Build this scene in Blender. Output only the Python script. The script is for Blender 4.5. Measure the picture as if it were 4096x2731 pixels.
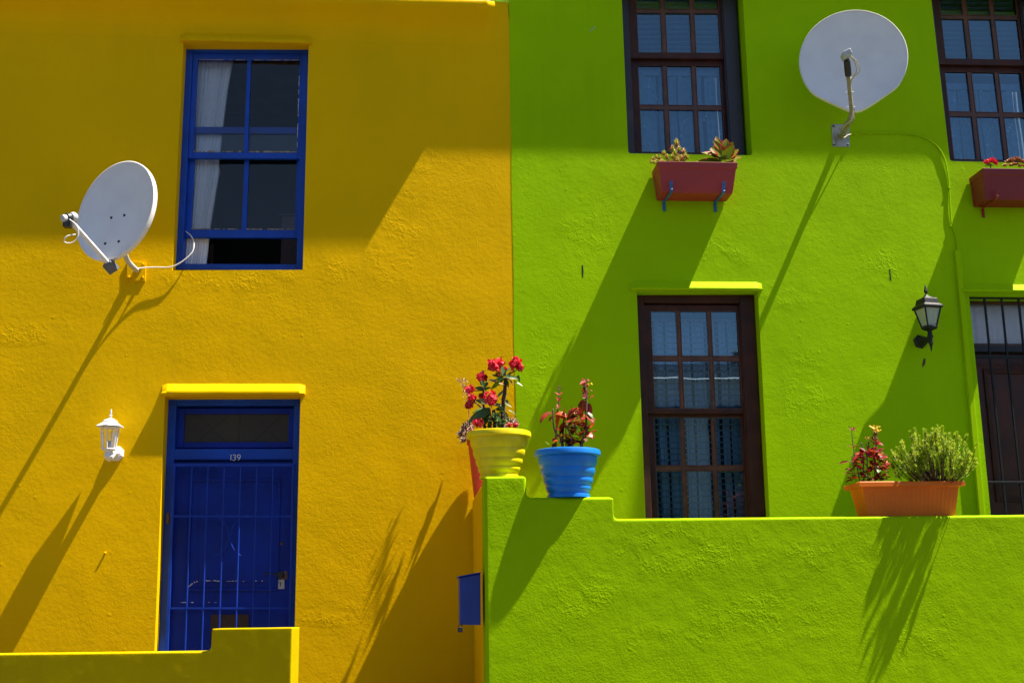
import bpy, bmesh, math, random
from mathutils import Vector, Matrix, noise
from mathutils.geometry import tessellate_polygon
R = math.radians
random.seed(7)
for o in list(bpy.data.objects): bpy.data.objects.remove(o, do_unlink=True)
scene = bpy.context.scene
COL = scene.collection

# ------------------------------------------------------------------ camera
W0, H0 = 4096.0, 2731.0
F = 4700.0                       # focal length in photo pixels
CX, CY = W0/2, H0/2
cam_d = bpy.data.cameras.new("camera"); cam = bpy.data.objects.new("camera", cam_d); COL.objects.link(cam)
cam_d.sensor_fit = 'HORIZONTAL'; cam_d.sensor_width = 36.0; cam_d.lens = F/W0*36.0
cam_d.clip_start = 0.1; cam_d.clip_end = 2000
EYE = 1.6; DF = 9.4
up_c = Vector((-338, 20900, -F)).normalized()
rt_c = Vector((55000, -167, -F)); rt_c = (rt_c - up_c*rt_c.dot(up_c)).normalized()
yy_c = up_c.cross(rt_c)          # world +Y seen from the camera
Mw = Matrix((rt_c, yy_c, up_c))  # camera vector -> world vector
cam.matrix_world = Matrix.Translation((0, -DF, EYE)) @ Mw.to_4x4()
scene.camera = cam
CAM = Vector((0, -DF, EYE))
def ray(px, py):
    return (Mw @ Vector((px-CX, -(py-CY), -F))).normalized()
def P(px, py, Y=0.0):            # point of the plane y = Y
    d = ray(px, py); return CAM + d*((Y-CAM.y)/d.y)

# ------------------------------------------------------------------ light
SUN = Vector((0.475, -0.10, 1.0)).normalized()
world = bpy.data.worlds.new("World"); scene.world = world; world.use_nodes = True
nt = world.node_tree; nt.nodes.clear()
sky = nt.nodes.new('ShaderNodeTexSky'); sky.sky_type = 'NISHITA'; sky.sun_disc = False
sky.sun_elevation = math.asin(SUN.z); sky.sun_rotation = math.atan2(SUN.x, SUN.y)
sky.air_density = 1.0; sky.dust_density = 0.4; sky.ozone_density = 2.0
bg = nt.nodes.new('ShaderNodeBackground'); bg.inputs[1].default_value = 0.05
wo = nt.nodes.new('ShaderNodeOutputWorld')
nt.links.new(sky.outputs[0], bg.inputs[0]); nt.links.new(bg.outputs[0], wo.inputs[0])
sd = bpy.data.lights.new("sun", 'SUN'); sd.energy = 5.0; sd.angle = R(0.5); sd.color = (1.0, 0.90, 0.76)
so = bpy.data.objects.new("sun", sd); COL.objects.link(so)
so.rotation_euler = SUN.to_track_quat('Z', 'Y').to_euler(); so.location = (8, -4, 14)
scene.view_settings.view_transform = 'Standard'; scene.view_settings.look = 'None'
scene.view_settings.exposure = 1.5; scene.view_settings.gamma = 1
scene.render.engine = 'CYCLES'

def PT(lst, oz=0.14, Y=0.0):
    return [(P(x, y, Y).x, P(x, y, Y).z-oz, rx/500, rz/500) for x, y, rx, rz in lst]
# ------------------------------------------------------------------ materials
def nd(t, k, **kw):
    n = t.nodes.new(k)
    for a, b in kw.items(): setattr(n, a, b)
    return n
def mat(name, col, rough=0.5, spec=0.5, metal=0.0, var=0.0, vscale=8.0, bump=0.0, bscale=60.0, coat=0.0, col2=None, sub=0.0):
    m = bpy.data.materials.new(name); m.use_nodes = True; t = m.node_tree; b = t.nodes['Principled BSDF']
    b.inputs['Base Color'].default_value = (*col, 1); b.inputs['Roughness'].default_value = rough
    b.inputs['Metallic'].default_value = metal; b.inputs['Specular IOR Level'].default_value = spec
    if coat: b.inputs['Coat Weight'].default_value = coat; b.inputs['Coat Roughness'].default_value = 0.15
    tc = nd(t, 'ShaderNodeTexCoord')
    if var or col2:
        n = nd(t, 'ShaderNodeTexNoise'); n.inputs['Scale'].default_value = vscale; n.inputs['Detail'].default_value = 5
        t.links.new(tc.outputs['Object'], n.inputs['Vector'])
        r = nd(t, 'ShaderNodeValToRGB')
        c2 = col2 if col2 else tuple(c*(1-var) for c in col)
        r.color_ramp.elements[0].color = (*c2, 1); r.color_ramp.elements[1].color = (*(col if col2 else tuple(min(1, c*(1+var*0.4)) for c in col)), 1)
        r.color_ramp.elements[0].position = 0.35; r.color_ramp.elements[1].position = 0.65
        t.links.new(n.outputs[0], r.inputs[0]); t.links.new(r.outputs[0], b.inputs['Base Color'])
        rr = nd(t, 'ShaderNodeMapRange'); rr.inputs[3].default_value = max(0.05, rough-0.08); rr.inputs[4].default_value = min(1, rough+0.12)
        t.links.new(n.outputs[0], rr.inputs[0]); t.links.new(rr.outputs[0], b.inputs['Roughness'])
    if bump:
        n = nd(t, 'ShaderNodeTexNoise'); n.inputs['Scale'].default_value = bscale; n.inputs['Detail'].default_value = 4
        t.links.new(tc.outputs['Object'], n.inputs['Vector'])
        bp = nd(t, 'ShaderNodeBump'); bp.inputs['Strength'].default_value = 1; bp.inputs['Distance'].default_value = bump
        t.links.new(n.outputs[0], bp.inputs['Height']); t.links.new(bp.outputs[0], b.inputs['Normal'])
    if sub:   # thin leaves let some light through
        tr = nd(t, 'ShaderNodeBsdfTranslucent'); mx = nd(t, 'ShaderNodeMixShader'); mx.inputs[0].default_value = sub
        src = b.inputs['Base Color'].links[0].from_socket if b.inputs['Base Color'].links else None
        if src: t.links.new(src, tr.inputs[0])
        else: tr.inputs[0].default_value = (*col, 1)
        out = t.nodes['Material Output']
        t.links.new(b.outputs[0], mx.inputs[1]); t.links.new(tr.outputs[0], mx.inputs[2]); t.links.new(mx.outputs[0], out.inputs[0])
    return m

def plaster(name, col, col2, rough=0.62, fine=1.0, mid=1.0, big=1.0, crack=1.0, seed=0.0, patches=()):
    """painted lime plaster: layered heights in metres so that grazing sun rakes it"""
    m = bpy.data.materials.new(name); m.use_nodes = True; t = m.node_tree; b = t.nodes['Principled BSDF']
    b.inputs['Roughness'].default_value = rough; b.inputs['Specular IOR Level'].default_value = 0.03
    tc = nd(t, 'ShaderNodeTexCoord'); mp = nd(t, 'ShaderNodeMapping'); mp.inputs['Location'].default_value = (seed, seed*0.7, seed*1.3)
    t.links.new(tc.outputs['Object'], mp.inputs[0]); V = mp.outputs[0]
    def N(scale, det=3, rgh=0.5, vec=V):
        n = nd(t, 'ShaderNodeTexNoise'); n.inputs['Scale'].default_value = scale; n.inputs['Detail'].default_value = det
        n.inputs['Roughness'].default_value = rgh; t.links.new(vec, n.inputs['Vector']); return n
    def math_(op, a, bb, cl=False):
        n = nd(t, 'ShaderNodeMath', operation=op); n.use_clamp = cl
        for i, x in enumerate((a, bb)):
            if isinstance(x, (int, float)): n.inputs[i].default_value = x
            else: t.links.new(x, n.inputs[i])
        return n.outputs[0]
    patch = N(1.1, 4).outputs[0]                         # where the texture is stronger
    pm = math_('MULTIPLY', math_('SUBTRACT', patch, 0.38, True), 3.4, True)
    h = math_('MULTIPLY', N(85, 3, 0.55).outputs[0], 0.0016*fine)
    h = math_('MULTIPLY', h, math_('ADD', math_('MULTIPLY', pm, 0.75), 0.45))
    h = math_('ADD', h, math_('MULTIPLY', N(26, 3).outputs[0], 0.0011*mid))
    h = math_('ADD', h, math_('MULTIPLY', N(6, 4, 0.45).outputs[0], 0.0019*mid))
    h = math_('ADD', h, math_('MULTIPLY', N(1.6, 2, 0.4).outputs[0], 0.007*big))
    # trowel ridges : contour lines of a warped noise
    w = N(2.3, 3, 0.6); 
    rg = math_('ABSOLUTE', math_('SUBTRACT', w.outputs[0], 0.5), 0)
    rg = math_('SUBTRACT', 1.0, math_('MULTIPLY', rg, 55), True)
    rm = math_('MULTIPLY', math_('SUBTRACT', N(2.9, 2).outputs[0], 0.52, True), 5.0, True)
    h = math_('ADD', h, math_('MULTIPLY', math_('MULTIPLY', rg, rm), 0.00045*crack))
    # drips and blobs of thick paint
    vo = nd(t, 'ShaderNodeTexVoronoi'); vo.inputs['Scale'].default_value = 7.0; t.links.new(V, vo.inputs['Vector'])
    bl = math_('SUBTRACT', 1.0, math_('MULTIPLY', vo.outputs['Distance'], 9.0), True)
    sel = math_('GREATER_THAN', nd_col(t, vo), 0.72)
    h = math_('ADD', h, math_('MULTIPLY', math_('MULTIPLY', bl, sel), 0.0012*crack))
    if patches:             # places where old plaster was patched and shrank into wrinkles
        sx = nd(t, 'ShaderNodeSeparateXYZ'); t.links.new(tc.outputs['Object'], sx.inputs[0]); mk = None
        for (cx, cz, rx, rz) in patches:
            a = math_('POWER', math_('DIVIDE', math_('SUBTRACT', sx.outputs[0], cx), rx), 2.0); a2 = math_('POWER', math_('DIVIDE', math_('SUBTRACT', sx.outputs[2], cz), rz), 2.0)
            o_ = math_('SUBTRACT', 1.0, math_('ADD', a, a2), True); mk = o_ if mk is None else math_('MAXIMUM', mk, o_)
        wr = N(13, 4, 0.6); rd = math_('SUBTRACT', 1.0, math_('MULTIPLY', math_('ABSOLUTE', math_('SUBTRACT', wr.outputs[0], 0.5), 0), 14), True)
        rd = math_('ADD', math_('MULTIPLY', rd, 0.0017), math_('MULTIPLY', N(45, 3, 0.6).outputs[0], 0.0020))
        mk2 = math_('MULTIPLY', mk, math_('MULTIPLY', math_('SUBTRACT', N(5, 3).outputs[0], 0.40, True), 4.0, True))
        h = math_('ADD', h, math_('MULTIPLY', rd, mk2))
    bp = nd(t, 'ShaderNodeBump'); bp.inputs['Strength'].default_value = 1.0; bp.inputs['Distance'].default_value = 1.0
    t.links.new(h, bp.inputs['Height']); t.links.new(bp.outputs[0], b.inputs['Normal'])
    # colour: two close coats of the same paint
    r = nd(t, 'ShaderNodeValToRGB'); r.color_ramp.elements[0].position = 0.3; r.color_ramp.elements[1].position = 0.7
    r.color_ramp.elements[0].color = (*col2, 1); r.color_ramp.elements[1].color = (*col, 1)
    t.links.new(N(0.9, 6, 0.6).outputs[0], r.inputs[0])
    mp2 = nd(t, 'ShaderNodeMapping'); mp2.inputs['Scale'].default_value = (7.0, 7.0, 0.55); t.links.new(V, mp2.inputs[0])
    sk = math_('MULTIPLY', math_('SUBTRACT', N(1.0, 5, 0.65, mp2.outputs[0]).outputs[0], 0.5, True), 2.2, True)
    sk = math_('MULTIPLY', sk, math_('MULTIPLY', math_('SUBTRACT', N(0.7, 2).outputs[0], 0.42, True), 5.0, True), True)
    dirt = math_('MULTIPLY', math_('SUBTRACT', N(14, 5, 0.7).outputs[0], 0.60, True), 3.0, True)
    amt = math_('ADD', math_('MULTIPLY', sk, 0.42), math_('MULTIPLY', dirt, 0.30), True)
    mixc = nd(t, 'ShaderNodeMix', data_type='RGBA'); t.links.new(amt, mixc.inputs[0]); t.links.new(r.outputs[0], mixc.inputs[6])
    mixc.inputs[7].default_value = (*(c*0.62+0.004 for c in col2), 1); src = mixc.outputs[2]
    t.links.new(src, b.inputs['Base Color'])
    return m
def nd_col(t, vo):
    s = nd(t, 'ShaderNodeSeparateColor'); t.links.new(vo.outputs['Color'], s.inputs[0]); return s.outputs[0]

def glass_mat(name, tint=(1, 1, 1), k=1.7, rough=0.0, refl=(1, 1, 1)):
    m = bpy.data.materials.new(name); m.use_nodes = True; t = m.node_tree; t.nodes.clear()
    out = nd(t, 'ShaderNodeOutputMaterial'); tr = nd(t, 'ShaderNodeBsdfTransparent'); gl = nd(t, 'ShaderNodeBsdfGlossy')
    tr.inputs[0].default_value = (*tint, 1); gl.inputs['Roughness'].default_value = rough; gl.inputs['Color'].default_value = (*refl, 1)
    fr = nd(t, 'ShaderNodeFresnel'); fr.inputs[0].default_value = 1.52
    mu = nd(t, 'ShaderNodeMath', operation='MULTIPLY'); mu.inputs[1].default_value = k; mu.use_clamp = True
    tc = nd(t, 'ShaderNodeTexCoord'); n = nd(t, 'ShaderNodeTexNoise'); n.inputs['Scale'].default_value = 2.5
    bp = nd(t, 'ShaderNodeBump'); bp.inputs['Distance'].default_value = 0.0006; bp.inputs['Strength'].default_value = 1
    t.links.new(tc.outputs['Object'], n.inputs[0]); t.links.new(n.outputs[0], bp.inputs['Height']); t.links.new(bp.outputs[0], gl.inputs['Normal'])
    mx = nd(t, 'ShaderNodeMixShader')
    t.links.new(fr.outputs[0], mu.inputs[0]); t.links.new(mu.outputs[0], mx.inputs[0])
    t.links.new(tr.outputs[0], mx.inputs[1]); t.links.new(gl.outputs[0], mx.inputs[2]); t.links.new(mx.outputs[0], out.inputs[0])
    return m

M = {}
M['yellow'] = plaster('yellow_plaster', (0.80, 0.465, 0.0005), (0.69, 0.42, 0.001), seed=1.0, patches=PT([(950,1120,420,55),(1330,1060,130,90),(1560,900,160,300),(1330,2450,160,60),(60,1330,200,60),(1700,650,240,90)]))
M['yellow_low'] = plaster('yellow_low_wall', (0.52, 0.39, 0.0005), (0.38, 0.30, 0.002), seed=4.0, mid=1.2, crack=1.5)
M['yellow_trim'] = plaster('yellow_trim', (0.72, 0.43, 0.0003), (0.68, 0.41, 0.0005), seed=3.0, fine=0.5, mid=0.5, big=0.4, crack=0.2)
M['green'] = plaster('green_plaster', (0.325, 0.565, 0.0003), (0.275, 0.49, 0.0006), seed=2.0, patches=PT([(2350,930,150,190),(2900,1010,170,90),(3150,1180,180,70),(3520,1060,120,110),(3230,1550,160,200),(2160,1500,70,300)]))
M['green_low'] = plaster('green_low_wall', (0.31, 0.53, 0.0004), (0.25, 0.44, 0.001), seed=5.0, mid=1.15, crack=1.2, patches=PT([(2340,2390,150,90),(2750,2200,340,110),(3250,2230,420,70),(2020,1960,80,60),(3650,2560,200,120),(2620,2560,300,60),(3050,2470,300,120)], 0.0, -1.6))
M['green_trim'] = plaster('green_trim', (0.33, 0.55, 0.0005), (0.31, 0.52, 0.001), seed=6.0, fine=0.5, mid=0.5, big=0.4, crack=0.2)
M['blue'] = mat('blue_gloss_paint', (0.002, 0.055, 0.42), 0.4, 0.35, var=0.2, vscale=5, bump=0.0006, bscale=30)
M['blue_door'] = mat('blue_door_paint', (0.001, 0.024, 0.30), 0.45, 0.25, var=0.25, vscale=4, bump=0.0006, bscale=24)
M['blue_gate'] = mat('blue_gate_paint', (0.001, 0.034, 0.34), 0.5, 0.3, var=0.2, vscale=9)
M['putty'] = mat('old_putty', (0.30, 0.25, 0.2), 0.9, var=0.5, vscale=40, bump=0.002, bscale=60)
M['wood_frame'] = mat('blackened_wood_frame', (0.022, 0.012, 0.014), 0.35, var=0.3, vscale=7)
M['wood'] = mat('dark_varnished_wood', (0.055, 0.014, 0.008), 0.5, 0.3, var=0.4, vscale=7, bump=0.0005, bscale=40)
M['wood_light'] = mat('orange_varnished_wood', (0.11, 0.034, 0.012), 0.4, var=0.4, vscale=9)
M['wood_door'] = mat('red_brown_door_wood', (0.060, 0.009, 0.004), 0.4, var=0.4, vscale=6, bump=0.0008, bscale=20)
M['black_iron'] = mat('black_iron', (0.006, 0.008, 0.013), 0.5, 0.3, var=0.3, vscale=20)
M['black_lamp'] = mat('black_cast_metal', (0.006, 0.008, 0.014), 0.5, 0.35, var=0.3, vscale=30, bump=0.0006, bscale=120)
M['white_lamp'] = mat('white_enamel', (0.74, 0.74, 0.76), 0.3, var=0.06, vscale=30)
M['dish'] = mat('pale_grey_dish_enamel', (0.70, 0.71, 0.74), 0.42, var=0.06, vscale=5)
M['dish_rim'] = mat('dish_rim_enamel', (0.74, 0.73, 0.72), 0.35, var=0.05, vscale=6)
M['cable_white'] = mat('white_cable', (0.75, 0.74, 0.72), 0.5, var=0.1, vscale=12)
M['galv'] = mat('galvanised_steel', (0.42, 0.43, 0.45), 0.5, metal=0.6, var=0.3, vscale=25, bump=0.0005, bscale=90)
M['arm'] = mat('weathered_steel_arm', (0.30, 0.28, 0.20), 0.6, metal=0.2, var=0.35, vscale=25)
M['black_plastic'] = mat('black_plastic', (0.012, 0.012, 0.015), 0.45, var=0.2, vscale=20)
M['dark_plastic'] = mat('slate_plastic', (0.10, 0.11, 0.14), 0.45, var=0.2, vscale=20)
M['grey_plastic'] = mat('grey_plastic', (0.45, 0.47, 0.50), 0.4, var=0.1, vscale=20)
M['pot_yellow'] = mat('yellow_plastic', (0.78, 0.64, 0.002), 0.42, 0.3, var=0.14, vscale=9, bump=0.0004, bscale=40)
M['pot_blue'] = mat('blue_plastic', (0.004, 0.19, 0.70), 0.42, 0.35, var=0.16, vscale=9, bump=0.0004, bscale=40)
M['terracotta'] = mat('terracotta_plastic', (0.72, 0.16, 0.008), 0.5, 0.3, var=0.14, vscale=5, bump=0.0004, bscale=50)
M['red_box'] = mat('red_plastic', (0.34, 0.028, 0.026), 0.5, var=0.12, vscale=5, bump=0.0004, bscale=50)
M['red_trough'] = mat('red_orange_plastic', (0.60, 0.045, 0.02), 0.5, var=0.12, vscale=5)
M['dark_red_box'] = mat('dark_red_plastic', (0.20, 0.010, 0.012), 0.5, var=0.12, vscale=5)
M['soil'] = mat('potting_soil', (0.045, 0.028, 0.016), 0.95, var=0.5, vscale=40, bump=0.01, bscale=60)
M['bracket_blue'] = mat('blue_painted_strap', (0.01, 0.13, 0.42), 0.45, var=0.2, vscale=12)
M['bracket_red'] = mat('red_painted_strap', (0.28, 0.012, 0.010), 0.45, var=0.2, vscale=12)
M['glass'] = glass_mat('window_glass', (0.95, 0.97, 1.0), 1.0)
M['glass_green'] = glass_mat('window_glass_reflective', (0.52, 0.76, 1.0), 3.8, refl=(0.55, 0.82, 1.0))  # blue of the reflected sky is put into the pane's tint and mirror colour
M['lamp_glass'] = glass_mat('lantern_glass', (0.95, 0.96, 0.97), 0.5)
M['frosted'] = mat('frosted_lantern_glass', (0.36, 0.40, 0.34), 0.5, var=0.1, vscale=30)
M['curtain'] = mat('white_curtain', (0.88, 0.89, 0.93), 0.9, var=0.04, vscale=30, sub=0.12)
M['lace'] = mat('sheer_lace_curtain', (0.52, 0.56, 0.62), 0.9, var=0.12, vscale=22, sub=0.35)
M['blind'] = mat('white_blind_slats', (0.62, 0.64, 0.66), 0.6, var=0.08, vscale=12)
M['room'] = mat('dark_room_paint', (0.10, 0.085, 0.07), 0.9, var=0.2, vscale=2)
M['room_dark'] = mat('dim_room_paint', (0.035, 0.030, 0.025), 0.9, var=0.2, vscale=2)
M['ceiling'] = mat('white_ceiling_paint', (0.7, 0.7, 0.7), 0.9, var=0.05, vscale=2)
M['brown_slot'] = mat('brown_letter_flap', (0.045, 0.020, 0.010), 0.5, var=0.3, vscale=20)
M['furniture'] = mat('old_dark_furniture', (0.09, 0.04, 0.03), 0.5, var=0.3, vscale=8)
M['chip'] = mat('chipped_white_undercoat', (0.62, 0.62, 0.66), 0.8, var=0.4, vscale=50)
M['steel_plate'] = mat('steel_lock_plate', (0.55, 0.55, 0.57), 0.45, metal=0.3, var=0.3, vscale=50)
M['hole'] = mat('dark_hole', (0.006, 0.006, 0.005), 0.9, var=0.2)
M['rust'] = mat('rust_stain', (0.10, 0.06, 0.02), 0.9, var=0.4, vscale=40)
# plants
M['leaf_green'] = mat('dark_green_leaf', (0.040, 0.115, 0.018), 0.42, col2=(0.085, 0.16, 0.02), vscale=9, sub=0.3)
M['leaf_pale'] = mat('pale_green_leaf', (0.19, 0.27, 0.11), 0.4, var=0.3, vscale=14, sub=0.25)
M['leaf_wilt'] = mat('wilting_pink_leaf', (0.42, 0.27, 0.20), 0.6, var=0.3, vscale=30, sub=0.2)
M['flower_red'] = mat('crimson_petals', (0.74, 0.010, 0.035), 0.5, col2=(0.50, 0.004, 0.010), vscale=40, sub=0.25)
M['flower_red2'] = mat('rose_petals', (0.78, 0.05, 0.09), 0.5, col2=(0.62, 0.010, 0.03), vscale=40, sub=0.25)
M['flower_yellow'] = mat('yellow_florets', (0.75, 0.48, 0.01), 0.5, var=0.3, vscale=50, sub=0.25)
M['bud'] = mat('straw_buds', (0.46, 0.28, 0.13), 0.7, var=0.4, vscale=60, sub=0.15)
M['thorn_stem'] = mat('grey_thorny_stem', (0.060, 0.040, 0.034), 0.8, var=0.4, vscale=40, bump=0.003, bscale=80)
M['thorn'] = mat('pale_thorns', (0.24, 0.19, 0.17), 0.7, var=0.3, vscale=30)
M['stem_pink'] = mat('pink_stem', (0.34, 0.10, 0.06), 0.6, var=0.3, vscale=40)
M['kal_leaf'] = mat('bronze_red_leaf', (0.36, 0.034, 0.014), 0.5, 0.25, col2=(0.13, 0.035, 0.012), vscale=18, sub=0.28)
M['kal_leaf2'] = mat('orange_red_leaf', (0.55, 0.060, 0.010), 0.38, col2=(0.30, 0.065, 0.010), vscale=18, sub=0.3)
M['kal_stem'] = mat('mauve_brown_stem', (0.13, 0.075, 0.07), 0.5, var=0.45, vscale=45)
M['crim_leaf'] = mat('crimson_leaf', (0.36, 0.012, 0.016), 0.45, 0.3, col2=(0.10, 0.012, 0.012), vscale=18, sub=0.28)
M['echeveria'] = mat('grey_mauve_rosette', (0.24, 0.21, 0.18), 0.5, col2=(0.30, 0.14, 0.07), vscale=14, sub=0.1)
M['bush_leaf'] = mat('needle_green_leaf', (0.26, 0.40, 0.010), 0.5, 0.2, col2=(0.14, 0.26, 0.008), vscale=14, sub=0.4)
M['bush_leaf2'] = mat('yellow_green_leaf', (0.50, 0.54, 0.04), 0.45, 0.3, col2=(0.34, 0.42, 0.02), vscale=14, sub=0.4)
M['bush_stem'] = mat('woody_stem', (0.15, 0.085, 0.045), 0.7, var=0.45, vscale=40)
M['box_leaf'] = mat('lime_succulent_leaf', (0.34, 0.50, 0.02), 0.4, 0.3, col2=(0.46, 0.44, 0.02), vscale=25, sub=0.3)
M['box_pink'] = mat('pink_succulent_leaf', (0.66, 0.16, 0.10), 0.35, 0.3, col2=(0.62, 0.36, 0.16), vscale=25, sub=0.25)
M['agave_leaf'] = mat('olive_rosette_leaf', (0.12, 0.20, 0.004), 0.45, 0.25, col2=(0.20, 0.24, 0.006), vscale=9, sub=0.3)
M['agave_edge'] = mat('red_edged_leaf', (0.66, 0.035, 0.02), 0.45, 0.25, col2=(0.48, 0.05, 0.012), vscale=12, sub=0.3)
M['brown_rosette'] = mat('brown_rosette_leaf', (0.34, 0.12, 0.05), 0.4, col2=(0.17, 0.07, 0.03), vscale=20, sub=0.2)
M['orange_leaf'] = mat('orange_succulent_leaf', (0.62, 0.20, 0.02), 0.4, col2=(0.42, 0.10, 0.015), vscale=20, sub=0.3)
# surroundings
M['asphalt'] = mat('asphalt', (0.05, 0.05, 0.052), 0.9, var=0.25, vscale=3, bump=0.004, bscale=120)
M['paving'] = mat('concrete_paving', (0.13, 0.12, 0.11), 0.85, var=0.2, vscale=3, bump=0.003, bscale=60)
M['white_wall'] = mat('white_wall_paint', (0.62, 0.60, 0.56), 0.8, var=0.12, vscale=1.5, bump=0.003, bscale=20)
M['grey_wall'] = mat('grey_wall_paint', (0.22, 0.24, 0.26), 0.8, var=0.12, vscale=1.5)
M['tree_leaf'] = mat('tree_leaf', (0.04, 0.08, 0.02), 0.5, var=0.4, vscale=2, sub=0.2)
M['bark'] = mat('bark', (0.09, 0.06, 0.04), 0.9, var=0.4, vscale=8, bump=0.01, bscale=30)

# ------------------------------------------------------------------ helpers
class MB:
    def __init__(s): s.v = []; s.f = []; s.mi = []; s.cur = 0
    def add(s, vs, fs):
        b = len(s.v); s.v += [Vector(v) for v in vs]
        for f in fs: s.f.append([b+i for i in f]); s.mi.append(s.cur)
        return s
    def hexa(s, a, b):           # two quads of four points
        return s.add(list(a)+list(b), [(0,1,2,3),(7,6,5,4),(0,4,5,1),(1,5,6,2),(2,6,7,3),(3,7,4,0)])
    def box(s, x0, x1, y0, y1, z0, z1):
        return s.hexa([(x0,y0,z0),(x1,y0,z0),(x1,y0,z1),(x0,y0,z1)], [(x0,y1,z0),(x1,y1,z0),(x1,y1,z1),(x0,y1,z1)])
    def obox(s, c, ax, ay, az, hx, hy, hz):
        c = Vector(c); ax = Vector(ax); ay = Vector(ay); az = Vector(az)
        q = lambda sy: [c+ax*(sx*hx)+ay*(sy*hy)+az*(sz*hz) for sx, sz in ((-1,-1),(1,-1),(1,1),(-1,1))]
        return s.hexa(q(-1), q(1))
    def prism(s, pts, vec):
        n = len(pts); pts = [Vector(p) for p in pts]; vec = Vector(vec)
        return s.add(pts+[p+vec for p in pts], [tuple(range(n)), tuple(range(2*n-1, n-1, -1))]+[(i, n+i, n+(i+1) % n, (i+1) % n) for i in range(n)])
    def loft(s, rings, cap=True, closed=True):
        n = len(rings[0]); fs = []
        for k in range(len(rings)-1):
            for i in range(n if closed else n-1):
                j = (i+1) % n
                fs.append((k*n+i, k*n+j, (k+1)*n+j, (k+1)*n+i))
        if cap and closed: fs.append(tuple(range(n-1, -1, -1))); fs.append(tuple((len(rings)-1)*n+i for i in range(n)))
        return s.add([p for r in rings for p in r], fs)
    def tube(s, pts, r, n=8, cap=True, flat=1.0):
        pts = [Vector(p) for p in pts]; rs = r if isinstance(r, (list, tuple)) else [r]*len(pts)
        rings = []; u = None
        for i, p in enumerate(pts):
            d = (pts[min(i+1, len(pts)-1)]-pts[max(i-1, 0)]).normalized()
            if u is None: u = d.orthogonal().normalized() if abs(d.y) > 0.9 else (Vector((0,1,0))-d*d.y).normalized()
            u = (u-d*u.dot(d)).normalized(); w = d.cross(u)
            rings.append([p+(u*math.cos(2*math.pi*k/n)*flat+w*math.sin(2*math.pi*k/n))*rs[i] for k in range(n)])
        return s.loft(rings, cap)
    def lathe(s, c, prof, n=48, cap=True, axis=None, rot=0.0, sides=None):
        c = Vector(c); az = Vector(axis).normalized() if axis is not None else Vector((0,0,1))
        ax = az.orthogonal().normalized() if axis is not None else Vector((1,0,0)); ay = az.cross(ax); n = sides or n
        rings = [[c+(ax*math.cos(2*math.pi*(k+rot)/n)+ay*math.sin(2*math.pi*(k+rot)/n))*r+az*z for k in range(n)] for r, z in prof]
        return s.loft(rings, cap)
    def leaf(s, base, d, up, L, Wd, curl=0.3, fold=0.2, n=5, ser=0, thick=0.0, tip=1.0):
        """a blade: d = direction, up = upper side; curl bends the tip away from up"""
        base = Vector(base); d = Vector(d).normalized(); up = Vector(up); up = (up-d*up.dot(d))
        if up.length < 1e-4: up = d.orthogonal()
        up.normalize(); side = d.cross(up); rows = []; p = base.copy(); dd = d.copy(); uu = up.copy()
        for i in range(n+1):
            t = i/n
            w = Wd*0.5*(math.sin(math.pi*min(1, (t*0.92+0.08)**0.8))**0.75)*(1 if t < 1 else 0.15)
            if ser and i % 2: w *= 1+ser
            rows.append([p-side*w+uu*(fold*w), p.copy(), p+side*w+uu*(fold*w)])
            rot = Matrix.Rotation(-curl/n, 3, side); dd = rot @ dd; uu = rot @ uu
            p = p+dd*(L/n)
        if thick:
            b = len(s.v); rings = []
            for i, (a, m_, c_) in enumerate(rows):
                th = thick*math.sin(math.pi*min(1, 0.15+0.85*i/n))+0.0004
                rings.append([a, m_+up*th*0.4, c_, m_-up*th])
            return s.loft(rings, True)
        fs = []
        for i in range(n):
            for k in range(2): fs.append((i*3+k, i*3+k+1, (i+1)*3+k+1, (i+1)*3+k))
        return s.add([q for r in rows for q in r], fs)
    def build(s, name, mats, parent=None, smooth=False, bevel=0.0, seg=2, auto=None):
        me = bpy.data.meshes.new(name)
        off = Vector((0,0,0)); q = parent
        while q is not None: off += q.location; q = q.parent
        me.from_pydata([v-off for v in s.v], [], s.f)
        mats = mats if isinstance(mats, (list, tuple)) else [mats]
        for m_ in mats: me.materials.append(m_)
        me.polygons.foreach_set('material_index', s.mi)
        bm = bmesh.new(); bm.from_mesh(me); bmesh.ops.recalc_face_normals(bm, faces=bm.faces); bm.to_mesh(me); bm.free()
        if smooth:
            me.polygons.foreach_set('use_smooth', [True]*len(me.polygons))
            if auto is not None: me.set_sharp_from_angle(angle=R(auto))
        o = bpy.data.objects.new(name, me); COL.objects.link(o)
        if parent: o.parent = parent
        if bevel:
            md = o.modifiers.new('bevel', 'BEVEL'); md.width = bevel; md.segments = seg; md.limit_method = 'ANGLE'; md.angle_limit = R(40)
        return o

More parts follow.
